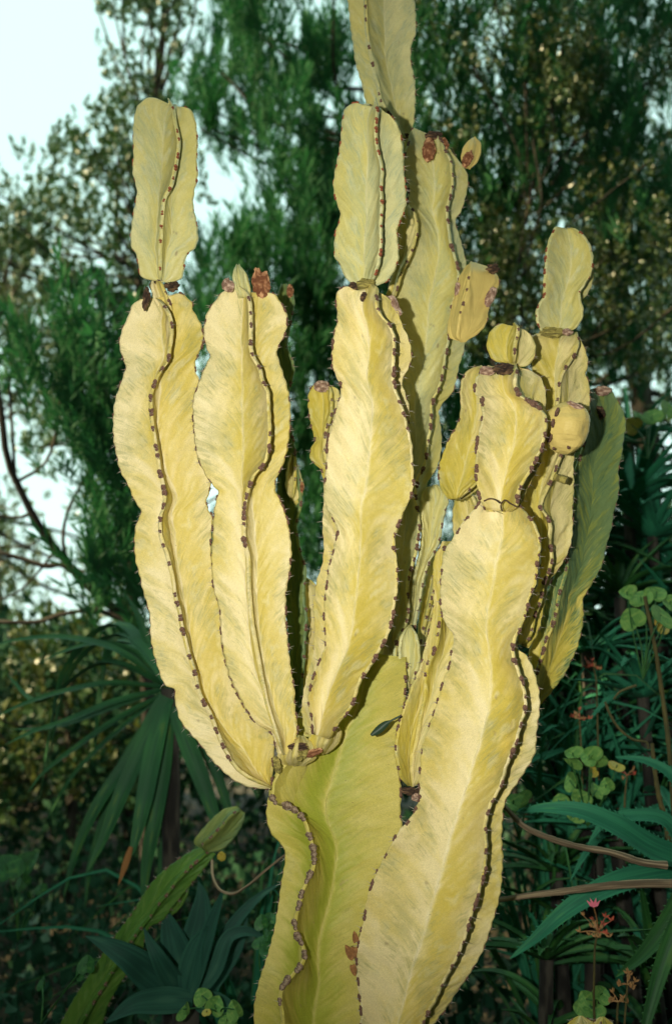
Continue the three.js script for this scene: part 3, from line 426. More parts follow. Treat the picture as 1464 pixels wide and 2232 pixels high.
// scars, dried tips, joints
lump('dried_tip', cactus, 320, 650, 1.722, 16, 54, M.corkDark, { turn: -0.12, rough: 0.7, deep: 6 });
lump('corky_joint', cactus, 374, 622, 1.775, 34, 26, M.corkDark, { rough: 0.6 });
lump('corky_joint', cactus, 338, 622, 1.78, 28, 30, M.corkDark);
lump('dried_tip', cactus, 497, 622, 1.70, 30, 34, M.corkPink);
lump('dried_tip', cactus, 568, 616, 1.712, 40, 70, M.corkRust, { turn: 0.12, rough: 0.6, deep: 12 });
stem({ d: [1.72, 1.72], mat: SK.pale, sil: [0, 1], f: 0.6, tip: 0.25, tipEnd: 0.2, wave: 0.6, ribs: [{ p: [516, 578, 510, 592, 512, 620, 520, 650], z: 0.015 }, { p: [522, 578, 534, 596, 542, 624, 550, 660], z: 0.02 }, { auto: [0, -0.02] }] });
lump('corky_joint', cactus, 797, 622, 1.645, 44, 34, M.corkOlive);
lump('dried_tip', cactus, 794, 648, 1.632, 22, 26, M.corkDark);
lump('corky_joint', cactus, 770, 624, 1.66, 24, 22, M.corkDark);
lump('scar', cactus, 857, 674, 1.655, 34, 66, M.corkPink, { turn: 0.3 });
lump('scar', cactus, 934, 326, 1.905, 30, 62, M.corkRust, { turn: -0.1, deep: 10 });
lump('dried_tip', cactus, 944, 296, 1.93, 42, 22, M.corkDark);
lump('dried_tip', cactus, 966, 312, 1.93, 22, 34, M.corkRust, { turn: 0.5 });
lump('scar', cactus, 880, 296, 1.94, 34, 12, M.corkDark);
lump('scar', budB, 1018, 346, 1.93, 24, 44, M.corkRust, { turn: -0.4 });
lump('dried_tip', budA, 1073, 587, 1.84, 32, 26, M.corkDark, { rough: 0.6 });
lump('scar', budA, 1068, 646, 1.82, 22, 52, M.corkPink, { turn: -0.35, deep: 8 });
lump('scar', cactus, 996, 632, 1.83, 14, 40, M.corkPink);
lump('corky_joint', cactus, 1203, 724, 1.82, 56, 26, M.corkOlive, { rough: 0.5 });
lump('corky_joint', cactus, 1236, 724, 1.815, 26, 18, M.corkPink);
lump('dried_tip', cactus, 1094, 804, 1.652, 52, 28, M.corkDark, { rough: 0.6, deep: 14 });
lump('scar', cactus, 1062, 808, 1.662, 40, 22, M.corkPink, { rough: 0.45 });
lump('scar', budC, 1254, 886, 1.665, 50, 18, M.corkPink, { turn: -0.45 });
lump('dried_tip', cactus, 1313, 852, 1.985, 44, 24, M.corkPink);
lump('scar', cactus, 1306, 902, 1.985, 30, 36, M.corkDark, { deep: 6 });
lump('dried_tip', cactus, 700, 842, 1.85, 38, 26, M.corkPink, { rough: 0.5 });
lump('dried_tip', cactus, 632, 634, 1.955, 16, 34, M.corkRust);
lump('corky_joint', knob, 656, 1642, 1.66, 34, 34, M.corkOlive, { rough: 0.5 });
lump('scar', knob, 648, 1628, 1.655, 50, 20, M.corkDark, { rough: 0.5 });
lump('scar', cactus, 684, 1640, 1.66, 44, 18, M.corkRust, { turn: 0.3 });
lump('scar', cactus, 604, 1668, 1.665, 20, 44, M.corkOlive, { turn: 0.2 });
lump('scar', cactus, 895, 1724, 1.655, 44, 18, M.corkDark, { rough: 0.5 });
lump('scar', cactus, 908, 1738, 1.65, 26, 20, M.corkPink);
lump('scar', cactus, 954, 1076, 1.895, 24, 16, M.corkPink, { deep: 5 });
lump('dried_tip', cactus, 658, 1062, 1.92, 10, 26, M.corkRust);
{
  const c = [[1054, 1092, 1066, 1087, 1080, 1090, 1091, 1097, 1099, 1090, 1112, 1098, 1126, 1105], [1091, 1096, 1091, 1106, 1094, 1114]];
  for (const a of c) { const pts = []; for (let i = 0; i < a.length; i += 2) pts.push(at(a[i], a[i + 1], 1.612 + 0.022 * Math.abs(a[i] - 1090) / 36 * (a[i] < 1090 ? 1 : -0.9))); part('crack', new THREE.TubeGeometry(new THREE.CatmullRomCurve3(pts), 24, 0.0013, 5).translate(-BASE.x, -BASE.y, -BASE.z), M.corkDark, cactus); }
}
// little stub on the rib, dark pointed sliver, dried flower caught on the trunk
{
  const a = at(1206, 1038, 1.74), b = at(1231, 1047, 1.73);
  const g = new THREE.LatheGeometry([[0, 0], [0.005, 0.001], [0.0062, 0.006], [0.006, 0.018], [0.0066, 0.0195], [0.005, 0.0205], [0, 0.02]].map((p) => new THREE.Vector2(p[0], p[1])), 12);
  g.applyMatrix4(new THREE.Matrix4().compose(a.clone().sub(BASE), new THREE.Quaternion().setFromUnitVectors(V3(0, 1, 0), b.clone().sub(a).normalize()), V3(1.1, 1.2, 1.1)));
  part('stub', g, M.corkOlive, cactus);
}

// ---------------------------------------------------------------- leaves and plants
// A thick leaf along a curve: lens-shaped cross-section, channelled, tapering; teeth on the margins if asked.
function blade(pts, w, o = {}) {
  const { seg = 22, fold = 0.25, thick = 0.12, face = V3(0, 0.25, 1), teeth = 0, shape = (t) => Math.sin(Math.PI * Math.pow(clamp(0.10 + 0.90 * t), 0.8)) ** 0.8 * (1 - t * 0.15), origin } = o;
  const c = new THREE.CatmullRomCurve3(pts), pos = [], uv = [], idx = [], N = 8, len = c.getLength();
  for (let i = 0; i <= seg; i++) {
    const t = i / seg, p = c.getPointAt(t).sub(origin), tan = c.getTangentAt(t), side = tan.clone().cross(face).normalize(), nrm = side.clone().cross(tan).normalize();
    const hw = Math.max(0.0006, w / 2 * shape(t)), th = hw * thick + 0.0008, f = fold * hw;
    const q = [[-hw, f, 0], [-hw * 0.45, f * 0.3, 0.25], [0, -f * 0.15, 0.5], [hw * 0.45, f * 0.3, 0.75], [hw, f, 1], [0, -f * 0.15 - th, 0.5]];
    for (const j of [0, 1, 2, 3, 4, 4, 5, 0]) { const [a, b, u] = q[j], v = p.clone().addScaledVector(side, a).addScaledVector(nrm, b); pos.push(v.x, v.y, v.z); uv.push(u, t * len * 2); }
    if (i) for (const j of [0, 1, 2, 3, 5, 6]) { const a = (i - 1) * N + j, b = a + 1; idx.push(a, b, a + N, b, b + N, a + N); }
  }
  const g = new THREE.BufferGeometry(); g.setAttribute('position', new THREE.Float32BufferAttribute(pos, 3)); g.setAttribute('uv', new THREE.Float32BufferAttribute(uv, 2)); g.setIndex(idx); g.computeVertexNormals();
  if (!teeth) return g;
  const geos = [g], n = Math.floor(len / teeth), base = new THREE.ConeGeometry(0.0022, 0.006, 4).translate(0, 0.003, 0);
  for (let i = 1; i < n; i++) for (const s of [-1, 1]) {
    const t = i / n, p = c.getPointAt(t).sub(origin), tan = c.getTangentAt(t), side = tan.clone().cross(face).normalize(), nrm = side.clone().cross(tan).normalize(), hw = w / 2 * shape(t);
    if (hw < 0.004) continue;
    p.addScaledVector(side, s * hw).addScaledVector(nrm, fold * hw);
    geos.push(base.clone().applyMatrix4(new THREE.Matrix4().compose(p, new THREE.Quaternion().setFromUnitVectors(V3(0, 1, 0), side.clone().multiplyScalar(s).addScaledVector(tan, 0.6).normalize()), V3(1, 1, 1))));
  }
  return mergeGeometries(geos);
}
function tube(pts, r0, r1, origin, seg = 24, rad = 7) { // tapered, slightly knotty
  const c = new THREE.CatmullRomCurve3(pts), g = new THREE.TubeGeometry(c, seg, 1, rad, false), p = g.attributes.position, s = rnd() * 50;
  for (let i = 0; i <= seg; i++) { const q = c.getPointAt(i / seg), r = (r0 + (r1 - r0) * i / seg) * (0.85 + 0.4 * n3(i * 0.9, s, 1.5, 5)); for (let j = 0; j <= rad; j++) { const k = i * (rad + 1) + j; p.setXYZ(k, q.x + (p.getX(k) - q.x) * r - origin.x, q.y + (p.getY(k) - q.y) * r - origin.y, q.z + (p.getZ(k) - q.z) * r - origin.z); } }
  g.computeVertexNormals(); return g;
}
const dupPts = (a, d) => { const out = []; for (let i = 0; i < a.length; i += 2) out.push(at(a[i], a[i + 1], num(d, i / Math.max(1, a.length - 2)))); return out; };
const heartShape = (() => { const s = new THREE.Shape(); s.moveTo(0, 0); s.bezierCurveTo(-0.35, -0.28, -0.75, 0.05, -0.6, 0.45); s.bezierCurveTo(-0.5, 0.8, -0.15, 0.95, 0, 1.0); s.bezierCurveTo(0.15, 0.95, 0.5, 0.8, 0.6, 0.45); s.bezierCurveTo(0.75, 0.05, 0.35, -0.28, 0, 0); return s; })();
const HEART = [0, 1, 2].map((k) => { const g = new THREE.ExtrudeGeometry(heartShape, { depth: 0.03, bevelEnabled: false, curveSegments: 8 }), p = g.attributes.position; for (let i = 0; i < p.count; i++) { const x = p.getX(i), y = p.getY(i); p.setZ(i, p.getZ(i) + Math.abs(x) * (0.2 + 0.15 * k) - y * y * 0.25 * (k + 0.5)); } g.computeVertexNormals(); return g; });

// dark soil-hugging undergrowth and the broken hedge behind, nobody could count its leaves
const LEAFLET = (() => { const g = new THREE.BufferGeometry(); g.setAttribute('position', new THREE.Float32BufferAttribute([0, 0, 0, -0.3, 0.4, 0.08, 0, 0.45, 0, 0.3, 0.4, 0.08, 0, 1, -0.12], 3)); g.setIndex([0, 2, 1, 0, 3, 2, 1, 2, 4, 2, 3, 4]); g.computeVertexNormals(); return g; })();
function scatter(name, geo, mat, list, parent, kind = 'stuff') { // list of [pos, quat, scale]
  const o = parent.isScene ? V3(0, 0, 0) : parent.getWorldPosition(V3(0, 0, 0)), m = new THREE.InstancedMesh(geo, mat, list.length), x = new THREE.Matrix4(), s = V3(1, 1, 1);
  list.forEach(([p, q, k], i) => m.setMatrixAt(i, x.compose(p.clone().sub(o), q, s.set(k, k, k))));
  m.name = name; m.userData.kind = kind; m.castShadow = m.receiveShadow = true; parent.add(m); return m;
}
const anyTurn = () => new THREE.Quaternion().setFromEuler(new THREE.Euler(rr(-1.4, 1.4), rr(0, 6.28), rr(-0.8, 0.8)));
const upTurn = (k = 0.5) => new THREE.Quaternion().setFromEuler(new THREE.Euler(rr(-k, k), rr(0, 6.28), rr(-k, k)));

// feathery spray: a twig with needles pointing up along it
const SPRAY = [0, 1, 2].map(() => {
  const pos = [], idx = [], n = 24;
  for (let i = 0; i < n; i++) {
    const y = 0.02 + 0.2 * i / n, a = i * 2.4, tilt = rr(0.35, 0.75), l = rr(0.06, 0.11), w = rr(0.0045, 0.008), dx = Math.cos(a) * Math.sin(tilt), dz = Math.sin(a) * Math.sin(tilt), dy = Math.cos(tilt), b = pos.length / 3, sx = -Math.sin(a) * w, sz = Math.cos(a) * w;
    pos.push(0, y, 0, dx * l * 0.5 + sx, y + dy * l * 0.5, dz * l * 0.5 + sz, dx * l * 0.5 - sx, y + dy * l * 0.5, dz * l * 0.5 - sz, dx * l, y + dy * l, dz * l);
    idx.push(b, b + 1, b + 2, b + 1, b + 3, b + 2);
  }
  const t = pos.length / 3; pos.push(-0.002, 0, 0, 0.002, 0, 0, 0, 0.22, 0); idx.push(t, t + 1, t + 2);
  const g = new THREE.BufferGeometry(); g.setAttribute('position', new THREE.Float32BufferAttribute(pos, 3)); g.setIndex(idx); g.computeVertexNormals(); return g;
});
// small twig with broad little leaves
const LEAFTWIG = [0, 1].map(() => {
  const geos = []; for (let i = 0; i < 9; i++) { const g = LEAFLET.clone().scale(0.055, 0.06, 0.055).applyQuaternion(new THREE.Quaternion().setFromEuler(new THREE.Euler(rr(0.3, 1.2), 0, rr(-0.3, 0.3)))).rotateY(i * 2.4).translate(0, 0.02 + i * 0.016, 0); geos.push(g); }
  return mergeGeometries(geos);
});
// A tree: trunk to the ground, limbs to its clumps, each clump a cloud of sprays. clumps: [x, y, depth, radius, sprays] in frame units
function tree(name, label, group, o) {
  const base = o.base, t = thing(name, base, label, 'tree', group), origin = base;
  const geos = [tube(o.trunk, o.r ?? 0.12, (o.r ?? 0.12) * 0.35, origin, 30, 8)];
  const c = new THREE.CatmullRomCurve3(o.trunk);
  const lists = [[], [], []];
  o.clumps.forEach(([x, y, d, r, n], i) => {
    const p = x.isVector3 ? x : at(x, y, d);
    if (i % (o.limbEvery ?? 3) === 0) { const s = c.getPointAt(clamp(0.35 + 0.6 * (p.y - base.y) / Math.max(0.5, o.trunk[o.trunk.length - 1].y - base.y) - 0.12, 0.2, 0.98)); geos.push(tube([s, s.clone().lerp(p, 0.5).add(V3(rr(-0.1, 0.1), rr(-0.15, 0.05), rr(-0.1, 0.1))), p], (o.r ?? 0.12) * 0.22, 0.006, origin, 10, 5)); }
    for (let k = 0; k < n; k++) { const q = p.clone().add(V3(gauss() * r, gauss() * r * (o.tall ?? 1.1), gauss() * r)); lists[Math.floor(rnd() * o.leaves.length)].push([q, o.anyway ? anyTurn() : upTurn(o.droop ?? 0.55), rr(0.75, 1.3) * (o.size ?? 1)]); }
  });
  part('trunk', mergeGeometries(geos), M.bark, t);
  o.leaves.forEach(([g, m], i) => lists[i].length && scatter('crown', g, m, lists[i], t));
  return t;
}
function field(x0, x1, y0, y1, d0, d1, n, r, k, test) { const out = []; let guard = 0; while (out.length < n && guard++ < n * 30) { const x = rr(x0, x1), y = rr(y0, y1); if (test && !test(x, y)) continue; out.push([x, y, rr(d0, d1), r * rr(0.7, 1.3), Math.round(k * rr(0.7, 1.3))]); } return out; }
const hole = (s, f, lim) => (x, y) => vnoise(x / f + 50, y / f + 50, 999, 999, s) > lim;

// tall feathery tree behind the cactus, its neighbour to the right, a looser one to the left
{
  const b = V3(at(800, 1400, 6.2).x, 0, -6.2);
  tree('feathery_tree', 'tall dark green feathery tree behind the left and middle cactus stems', 'feathery trees behind the cactus', { base: b, r: 0.06, limbEvery: 6,
    trunk: [b.clone(), at(800, 1000, 6.1), at(800, 500, 6.0), at(820, 0, 5.9), at(800, -500, 5.8)],
    clumps: [...field(430, 900, -80, 760, 5.2, 6.8, 150, 0.14, 8, (x, y) => !(x < 600 && y > 390 && y < 570) && hole(71, 60, 0.3)(x, y)), ...field(380, 720, 600, 1260, 5.4, 6.4, 56, 0.18, 8), ...field(620, 1060, 560, 1360, 5.2, 6.4, 80, 0.18, 10)],
    leaves: [[SPRAY[0], L.needle], [SPRAY[1], L.needleDark], [SPRAY[2], L.needle]] });
}
{
  const b = V3(at(1150, 1400, 5.6).x, 0, -5.6);
  tree('feathery_tree', 'broad dark feathery tree filling the view behind the right cactus stems', 'feathery trees behind the cactus', { base: b, r: 0.035, limbEvery: 9,
    trunk: [b.clone(), at(1110, 900, 5.6), at(1120, 500, 5.5), at(1230, 100, 5.4), at(1260, -300, 5.3)],
    clumps: [...field(850, 1560, -160, 560, 4.6, 6.4, 150, 0.16, 9), ...field(940, 1560, 420, 900, 4.8, 6.2, 60, 0.18, 9, hole(73, 110, 0.34))],
    leaves: [[SPRAY[0], L.needleDark], [SPRAY[1], L.needle], [SPRAY[2], L.needleDark]] });
}
{
  const b = V3(at(1420, 1400, 8).x, 0, -8.2);
  tree('leafy_tree', 'shrubby tree with small leaves glinting in the sun, far behind the right stems', 'small-leaved trees', { base: b, r: 0.14, limbEvery: 4, anyway: true,
    trunk: [b.clone(), at(1400, 900, 8), at(1300, 400, 7.8), at(1290, -100, 7.8)],
    clumps: [...field(820, 1640, 240, 1150, 7.2, 9, 110, 0.26, 14, hole(75, 70, 0.3))], leaves: [[LEAFTWIG[0], L.glossy], [LEAFTWIG[1], L.olive], [LEAFTWIG[1], L.fresh]], size: 1.0 });
}
{
  const b = V3(at(300, 1400, 7).x, 0, -7);
  tree('leafy_tree', 'loose brownish green tree against the sky at upper left', 'small-leaved trees', { base: b, r: 0.05, limbEvery: 4, anyway: true,
    trunk: [b.clone(), at(290, 1100, 7), at(300, 700, 6.9), at(330, 300, 6.8), at(370, -60, 6.8)],
    clumps: [...field(215, 460, -120, 420, 6.3, 7.4, 80, 0.13, 5, hole(77, 50, 0.34)), ...field(-60, 330, 240, 800, 6.2, 7.4, 170, 0.13, 5, (x, y) => y > 400 - x * 0.8 && !(x < 110 && y > 580) && hole(78, 50, 0.28)(x, y)), ...field(40, 300, 700, 1000, 6.4, 7.2, 36, 0.14, 5, hole(79, 50, 0.4))],
    leaves: [[LEAFTWIG[0], L.olive], [LEAFTWIG[1], L.olive], [LEAFTWIG[0], L.glossy]], size: 0.8 });
}
{
  const b = V3(at(30, 1400, 9).x, 0, -9.5);
  tree('leafy_tree', 'sunlit yellow green tree showing through the gaps at the far left', 'small-leaved trees', { base: b, r: 0.12, limbEvery: 4, anyway: true,
    trunk: [b.clone(), at(-40, 1000, 9.3), at(-20, 700, 9.3), at(0, 500, 9.2)],
    clumps: [...field(-160, 190, 440, 1000, 8.6, 9.8, 80, 0.26, 13, hole(81, 60, 0.3)), ...field(-100, 330, 1100, 1420, 8.6, 9.8, 50, 0.26, 12, hole(82, 80, 0.4))], leaves: [[LEAFTWIG[0], L.fresh], [LEAFTWIG[1], L.olive], [LEAFTWIG[0], L.fresh]], size: 0.9 });
}
{
  const b = at(150, 1700, 5.8); b.y = 0;
  tree('sunlit_shrub', 'yellow green sunlit shrub behind the strap-leaved yucca', undefined, { base: b, r: 0.04, limbEvery: 2, anyway: true, trunk: [b.clone(), at(160, 1700, 5.8), at(150, 1560, 5.8), at(170, 1420, 5.8)],
    clumps: field(-60, 340, 1390, 1790, 5.3, 6.4, 56, 0.2, 11, hole(83, 60, 0.35)), leaves: [[LEAFTWIG[0], L.fresh], [LEAFTWIG[1], L.olive], [LEAFTWIG[1], L.hedge]] }).userData.category = 'shrub';
}
{
  const b = V3(at(1120, 1400, 4.9).x, 0, -5.0);
  tree('leafy_tree', 'thin small-leaved tree glinting in the sun between the right-hand cactus stems', 'small-leaved trees', { base: b, r: 0.016, limbEvery: 9, anyway: true, trunk: [b.clone(), at(1110, 1000, 4.9), at(1120, 650, 4.8), at(1180, 300, 4.8), at(1230, 90, 4.8)],
    clumps: [...field(1020, 1180, 490, 780, 4.4, 5.1, 34, 0.12, 11), ...field(1140, 1300, 40, 260, 4.4, 5.1, 30, 0.12, 11), ...field(1270, 1500, 460, 760, 4.4, 5.1, 44, 0.14, 11), ...field(930, 1500, 0, 900, 4.4, 5.2, 100, 0.15, 9)], leaves: [[LEAFTWIG[0], L.glossy], [LEAFTWIG[1], L.fresh], [LEAFTWIG[1], L.glossy]], size: 0.42 });
}
{ // pine with bare limbs at left
  const b = V3(at(330, 1400, 4.4).x, 0, -4.5);
  const t = tree('pine_tree', 'needle tree with bare grey limbs reaching out at left', undefined, { base: b, r: 0.034, limbEvery: 3, droop: 0.9,
    trunk: [b.clone(), at(320, 1500, 4.4), at(300, 1380, 4.35), at(190, 1275, 4.3), at(97, 1164, 4.3), at(44, 1066, 4.3), at(17, 1003, 4.3), at(2, 885, 4.3), at(-20, 780, 4.3)],
    clumps: [[250, 1150, 4.2, 0.16, 33], [290, 1220, 4.2, 0.16, 38], [230, 1290, 4.1, 0.1, 16], [290, 1340, 4.2, 0.15, 33], [240, 900, 4.3, 0.2, 49], [180, 960, 4.4, 0.18, 33], [140, 830, 4.4, 0.18, 33], [200, 780, 4.3, 0.18, 27], [250, 1010, 4.3, 0.18, 44], [20, 820, 4.4, 0.14, 14], [300, 1080, 4.3, 0.14, 33]],
    leaves: [[SPRAY[0], L.needle], [SPRAY[1], L.needleDark], [SPRAY[2], L.needle]] });
  const lm = (a, r0, r1) => part('limb', tube(dupPts(a, 4.3), r0, r1, b, 20, 7), M.bark, t);
  lm([190, 1275, 134, 1231, 101, 1234, 50, 1218, -20, 1200], 0.013, 0.009);
  lm([170, 1258, 141, 1204, 139, 1154, 155, 1097, 191, 1030, 205, 960], 0.009, 0.005);
  lm([300, 1370, 218, 1332, 134, 1339, 84, 1355, -20, 1355], 0.012, 0.008);
  lm([67, 1120, 40, 1128, -10, 1122], 0.008, 0.005); lm([120, 1200, 90, 1240, 40, 1290, -10, 1310], 0.007, 0.003); lm([100, 1168, 60, 1190, -10, 1190], 0.005, 0.003);
}
// unseen trees and shrubs added to shade the clearing: to the left, to the right, behind the photographer and overhead
{
  const spots = [[-4.3, -1.3, 3.6], [4.3, -1.3, 3.6], [-4.9, 0.8, 3.6], [-3.4, 3.6, 3.6], [0.2, 4.8, 3.8], [3.6, 3.6, 3.6], [4.8, 0.6, 3.6]];
  const names = ['left of the cactus, beyond the frame', 'right of the aloe thicket, beyond the frame', 'left of the photographer', 'behind the photographer at left', 'straight behind the photographer', 'behind the photographer at right', 'right of the photographer'];
  spots.forEach(([x, z, h], i) => {
    const b = V3(x, 0, z), cl = [];
    for (let k = 0; k < 70; k++) { const a = rr(0, 6.28), y = rr(0.2, 8.5), r = 1.75 * Math.sqrt(rnd()); cl.push([b.clone().add(V3(Math.cos(a) * r, y, Math.sin(a) * r)), 0, 0, 0.45, 70]); }
    tree('added_evergreen', `unseen evergreen added for its shade, ${names[i]}`, 'added evergreens around the clearing', { base: b, r: 0.13, limbEvery: 4, anyway: true, trunk: [b.clone(), b.clone().add(V3(0.1, 2, 0)), b.clone().add(V3(0, 4.2, 0.1)), b.clone().add(V3(0.1, 8.2, 0))], clumps: cl, leaves: [[LEAFTWIG[0], L.hedge], [LEAFTWIG[1], L.hedge]], size: 2.2 });
  });
  for (const [x, z, w] of [[-3.5, -3.6, 'nearer'], [-4.5, -6.0, 'farther']]) {  // out-of-view shrubs, added to keep sun off the lower-left ground
    const b = V3(x, 0, z), cl = []; for (let k = 0; k < 40; k++) { const a = rr(0, 6.28), r = 1.1 * Math.sqrt(rnd()); cl.push([b.clone().add(V3(Math.cos(a) * r * 0.9, rr(0.1, 2.1), Math.sin(a) * r * 1.3)), 0, 0, 0.3, 45]); }
    tree('added_shrub', `unseen shrub added for ground shade, left of the yucca beyond the frame, the ${w} one`, undefined, { base: b, r: 0.06, limbEvery: 4, anyway: true, trunk: [b.clone(), b.clone().add(V3(0.05, 0.8, 0)), b.clone().add(V3(0, 1.6, 0))], clumps: cl, leaves: [[LEAFTWIG[0], L.hedge], [LEAFTWIG[1], L.hedge]], size: 1.8 }).userData.category = 'shrub';
  }
  const b = V3(1.6, 0, 2.4), cl = [];  // unseen crown added overhead to hold back sky light
  for (let k = 0; k < 130; k++) { const a = rr(0, 6.28), r = 4.8 * Math.sqrt(rnd()); cl.push([V3(0.3 + Math.cos(a) * r, rr(4.6, 6.6), 3.3 + Math.sin(a) * r * 0.85), 0, 0, 0.5, 85]); }
  tree('added_canopy_tree', 'unseen tree added behind the photographer, crown overhead to block sky light', undefined, { base: b, r: 0.2, limbEvery: 3, anyway: true, trunk: [b.clone(), V3(1.5, 2, 2.3), V3(1.0, 4.2, 2.1), V3(0.5, 5.6, 1.9)], clumps: cl, leaves: [[LEAFTWIG[0], L.hedge], [LEAFTWIG[1], L.hedge]], size: 2.4 });
}
// undergrowth
{
  const low = [], bright = [], back = [];
  for (let i = 0; i < 22000; i++) { const z = -rr(2.3, 7), x = rr(-0.62, 0.62) * (-z) * 1.05, y = 0.02 + Math.pow(rnd(), 1.4) * (0.45 + 1.35 * smooth(0.25, 0.7, x / -z * 2.6) * smooth(2.8, 4.2, -z)); (rnd() < 0.08 ? bright : low).push([V3(x, y, z), anyTurn(), rr(0.03, 0.085)]); }
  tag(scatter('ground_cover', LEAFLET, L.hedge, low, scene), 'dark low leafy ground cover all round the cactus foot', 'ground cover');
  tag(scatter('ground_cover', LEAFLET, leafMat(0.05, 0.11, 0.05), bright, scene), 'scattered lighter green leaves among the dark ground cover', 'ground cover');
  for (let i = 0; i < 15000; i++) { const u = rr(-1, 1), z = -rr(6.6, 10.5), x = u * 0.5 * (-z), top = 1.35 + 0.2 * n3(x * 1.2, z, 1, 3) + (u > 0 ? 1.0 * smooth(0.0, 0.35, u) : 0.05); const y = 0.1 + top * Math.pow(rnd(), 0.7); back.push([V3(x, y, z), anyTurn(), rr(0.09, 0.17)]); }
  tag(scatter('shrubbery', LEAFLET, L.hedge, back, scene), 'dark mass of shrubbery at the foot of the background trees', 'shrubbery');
}

// strap-leaved plant at left, its head of leaves behind the cactus
{
  const c = at(372, 1500, 2.75), t = thing('strap_leaf_plant', V3(c.x, 0, c.z), 'dark strap-leaved yucca with drooping blades left of the cactus trunk', 'yucca'), origin = t.position;
  part('stem', tube([V3(c.x + 0.05, 0, c.z), V3(c.x + 0.02, c.y * 0.5, c.z), c], 0.028, 0.024, origin, 16, 9), M.bark, t);
  const leaf = (a, d, w, mat = L.strap, o = {}) => part('leaf', blade(dupPts(a, d), w * (o.face ? 0.5 : 0.72) * PX * 2.75, { origin, fold: 0.3, thick: 0.06, ...o }), mat, t);
  const S = (t) => Math.pow(Math.sin(Math.PI * clamp(0.22 + 0.78 * t)), 0.7);
  const s = { shape: S };
  leaf([365, 1520, 345, 1560, 318, 1610, 300, 1650], [2.72, 2.66], 62, L.strap, s);
  leaf([362, 1530, 320, 1610, 270, 1720, 225, 1830, 188, 1905], [2.7, 2.6, 2.55], 48, L.strap, s);
  leaf([358, 1530, 290, 1640, 210, 1760, 165, 1860, 138, 1960], [2.75, 2.68, 2.65], 38, L.strap, s);
  leaf([360, 1540, 335, 1640, 312, 1760, 290, 1850, 276, 1880], [2.68, 2.55, 2.5], 54, L.strap, s);
  leaf([368, 1545, 355, 1680, 335, 1800, 318, 1900, 312, 1990], [2.72, 2.62, 2.6], 50, L.strap, s);
  leaf([378, 1540, 372, 1660, 366, 1800, 350, 1920, 345, 1990], [2.8, 2.74, 2.72], 42, L.strap, s);
  leaf([380, 1540, 405, 1610, 440, 1700, 470, 1790, 480, 1850], [2.7, 2.64, 2.62], 52, L.strap, s);
  leaf([384, 1530, 430, 1600, 470, 1680, 500, 1770, 520, 1850], [2.8, 2.76], 34, L.strap, s);
  leaf([362, 1530, 280, 1650, 225, 1800, 195, 1900, 186, 1980], [2.85, 2.8], 40, L.strap, s);
  const e = { shape: S, face: V3(0.1, 0.9, 0.7) };
  leaf([358, 1515, 270, 1560, 180, 1620, 90, 1690, 60, 1730], [2.8, 2.74], 40, L.strap, e);
  leaf([355, 1505, 250, 1530, 150, 1570, 60, 1600, 10, 1625], [2.78, 2.7], 40, L.strap, e);
  leaf([352, 1498, 240, 1490, 130, 1510, 40, 1540, -30, 1575], [2.8, 2.76], 38, L.strap, e);
  leaf([350, 1488, 260, 1420, 160, 1392, 60, 1392, -30, 1410], [2.8, 2.8, 2.75], 42, L.strap, e);
  leaf([352, 1480, 290, 1420, 220, 1402, 140, 1420, 80, 1450], [2.85, 2.85], 36, L.strap, e);
  leaf([360, 1470, 320, 1400, 300, 1340, 270, 1290], [2.85, 2.85], 40, L.strap, e);
  leaf([372, 1470, 350, 1400, 330, 1330, 322, 1260], [2.88, 2.88], 40, L.strap, e);
  leaf([385, 1475, 390, 1400, 400, 1330, 410, 1270], [2.9, 2.9], 36, L.strap, e);
  leaf([352, 1505, 230, 1550, 120, 1585, 20, 1590], [2.9, 2.95], 34, L.strap, e);
  leaf([355, 1515, 250, 1600, 160, 1690, 100, 1790], [2.95, 2.95], 34, L.strap, e);
  leaf([390, 1510, 460, 1560, 520, 1640, 560, 1740], [2.9, 2.85], 36, L.strap, s);
  for (let i = 0; i < 14; i++) { const a = rr(0, 6.28), l = rr(0.35, 0.6), dx = Math.cos(a), dz = -Math.abs(Math.sin(a)); const p = [c.clone(), c.clone().add(V3(dx * l * 0.4, l * rr(0.1, 0.35), dz * l * 0.4)), c.clone().add(V3(dx * l * 0.8, l * rr(-0.1, 0.3), dz * l * 0.8)), c.clone().add(V3(dx * l, l * rr(-0.7, 0.15), dz * l))]; part('leaf', blade(p, 0.045, { origin, fold: 0.3, thick: 0.06, shape: S, face: V3(0, 1, 0.2) }), L.strap, t); }
  part('leaf_tip', blade(dupPts([286, 1846, 278, 1872, 268, 1902, 258, 1930], 2.5), 15 * PX * 2.5, { origin }), L.dry, t);
}
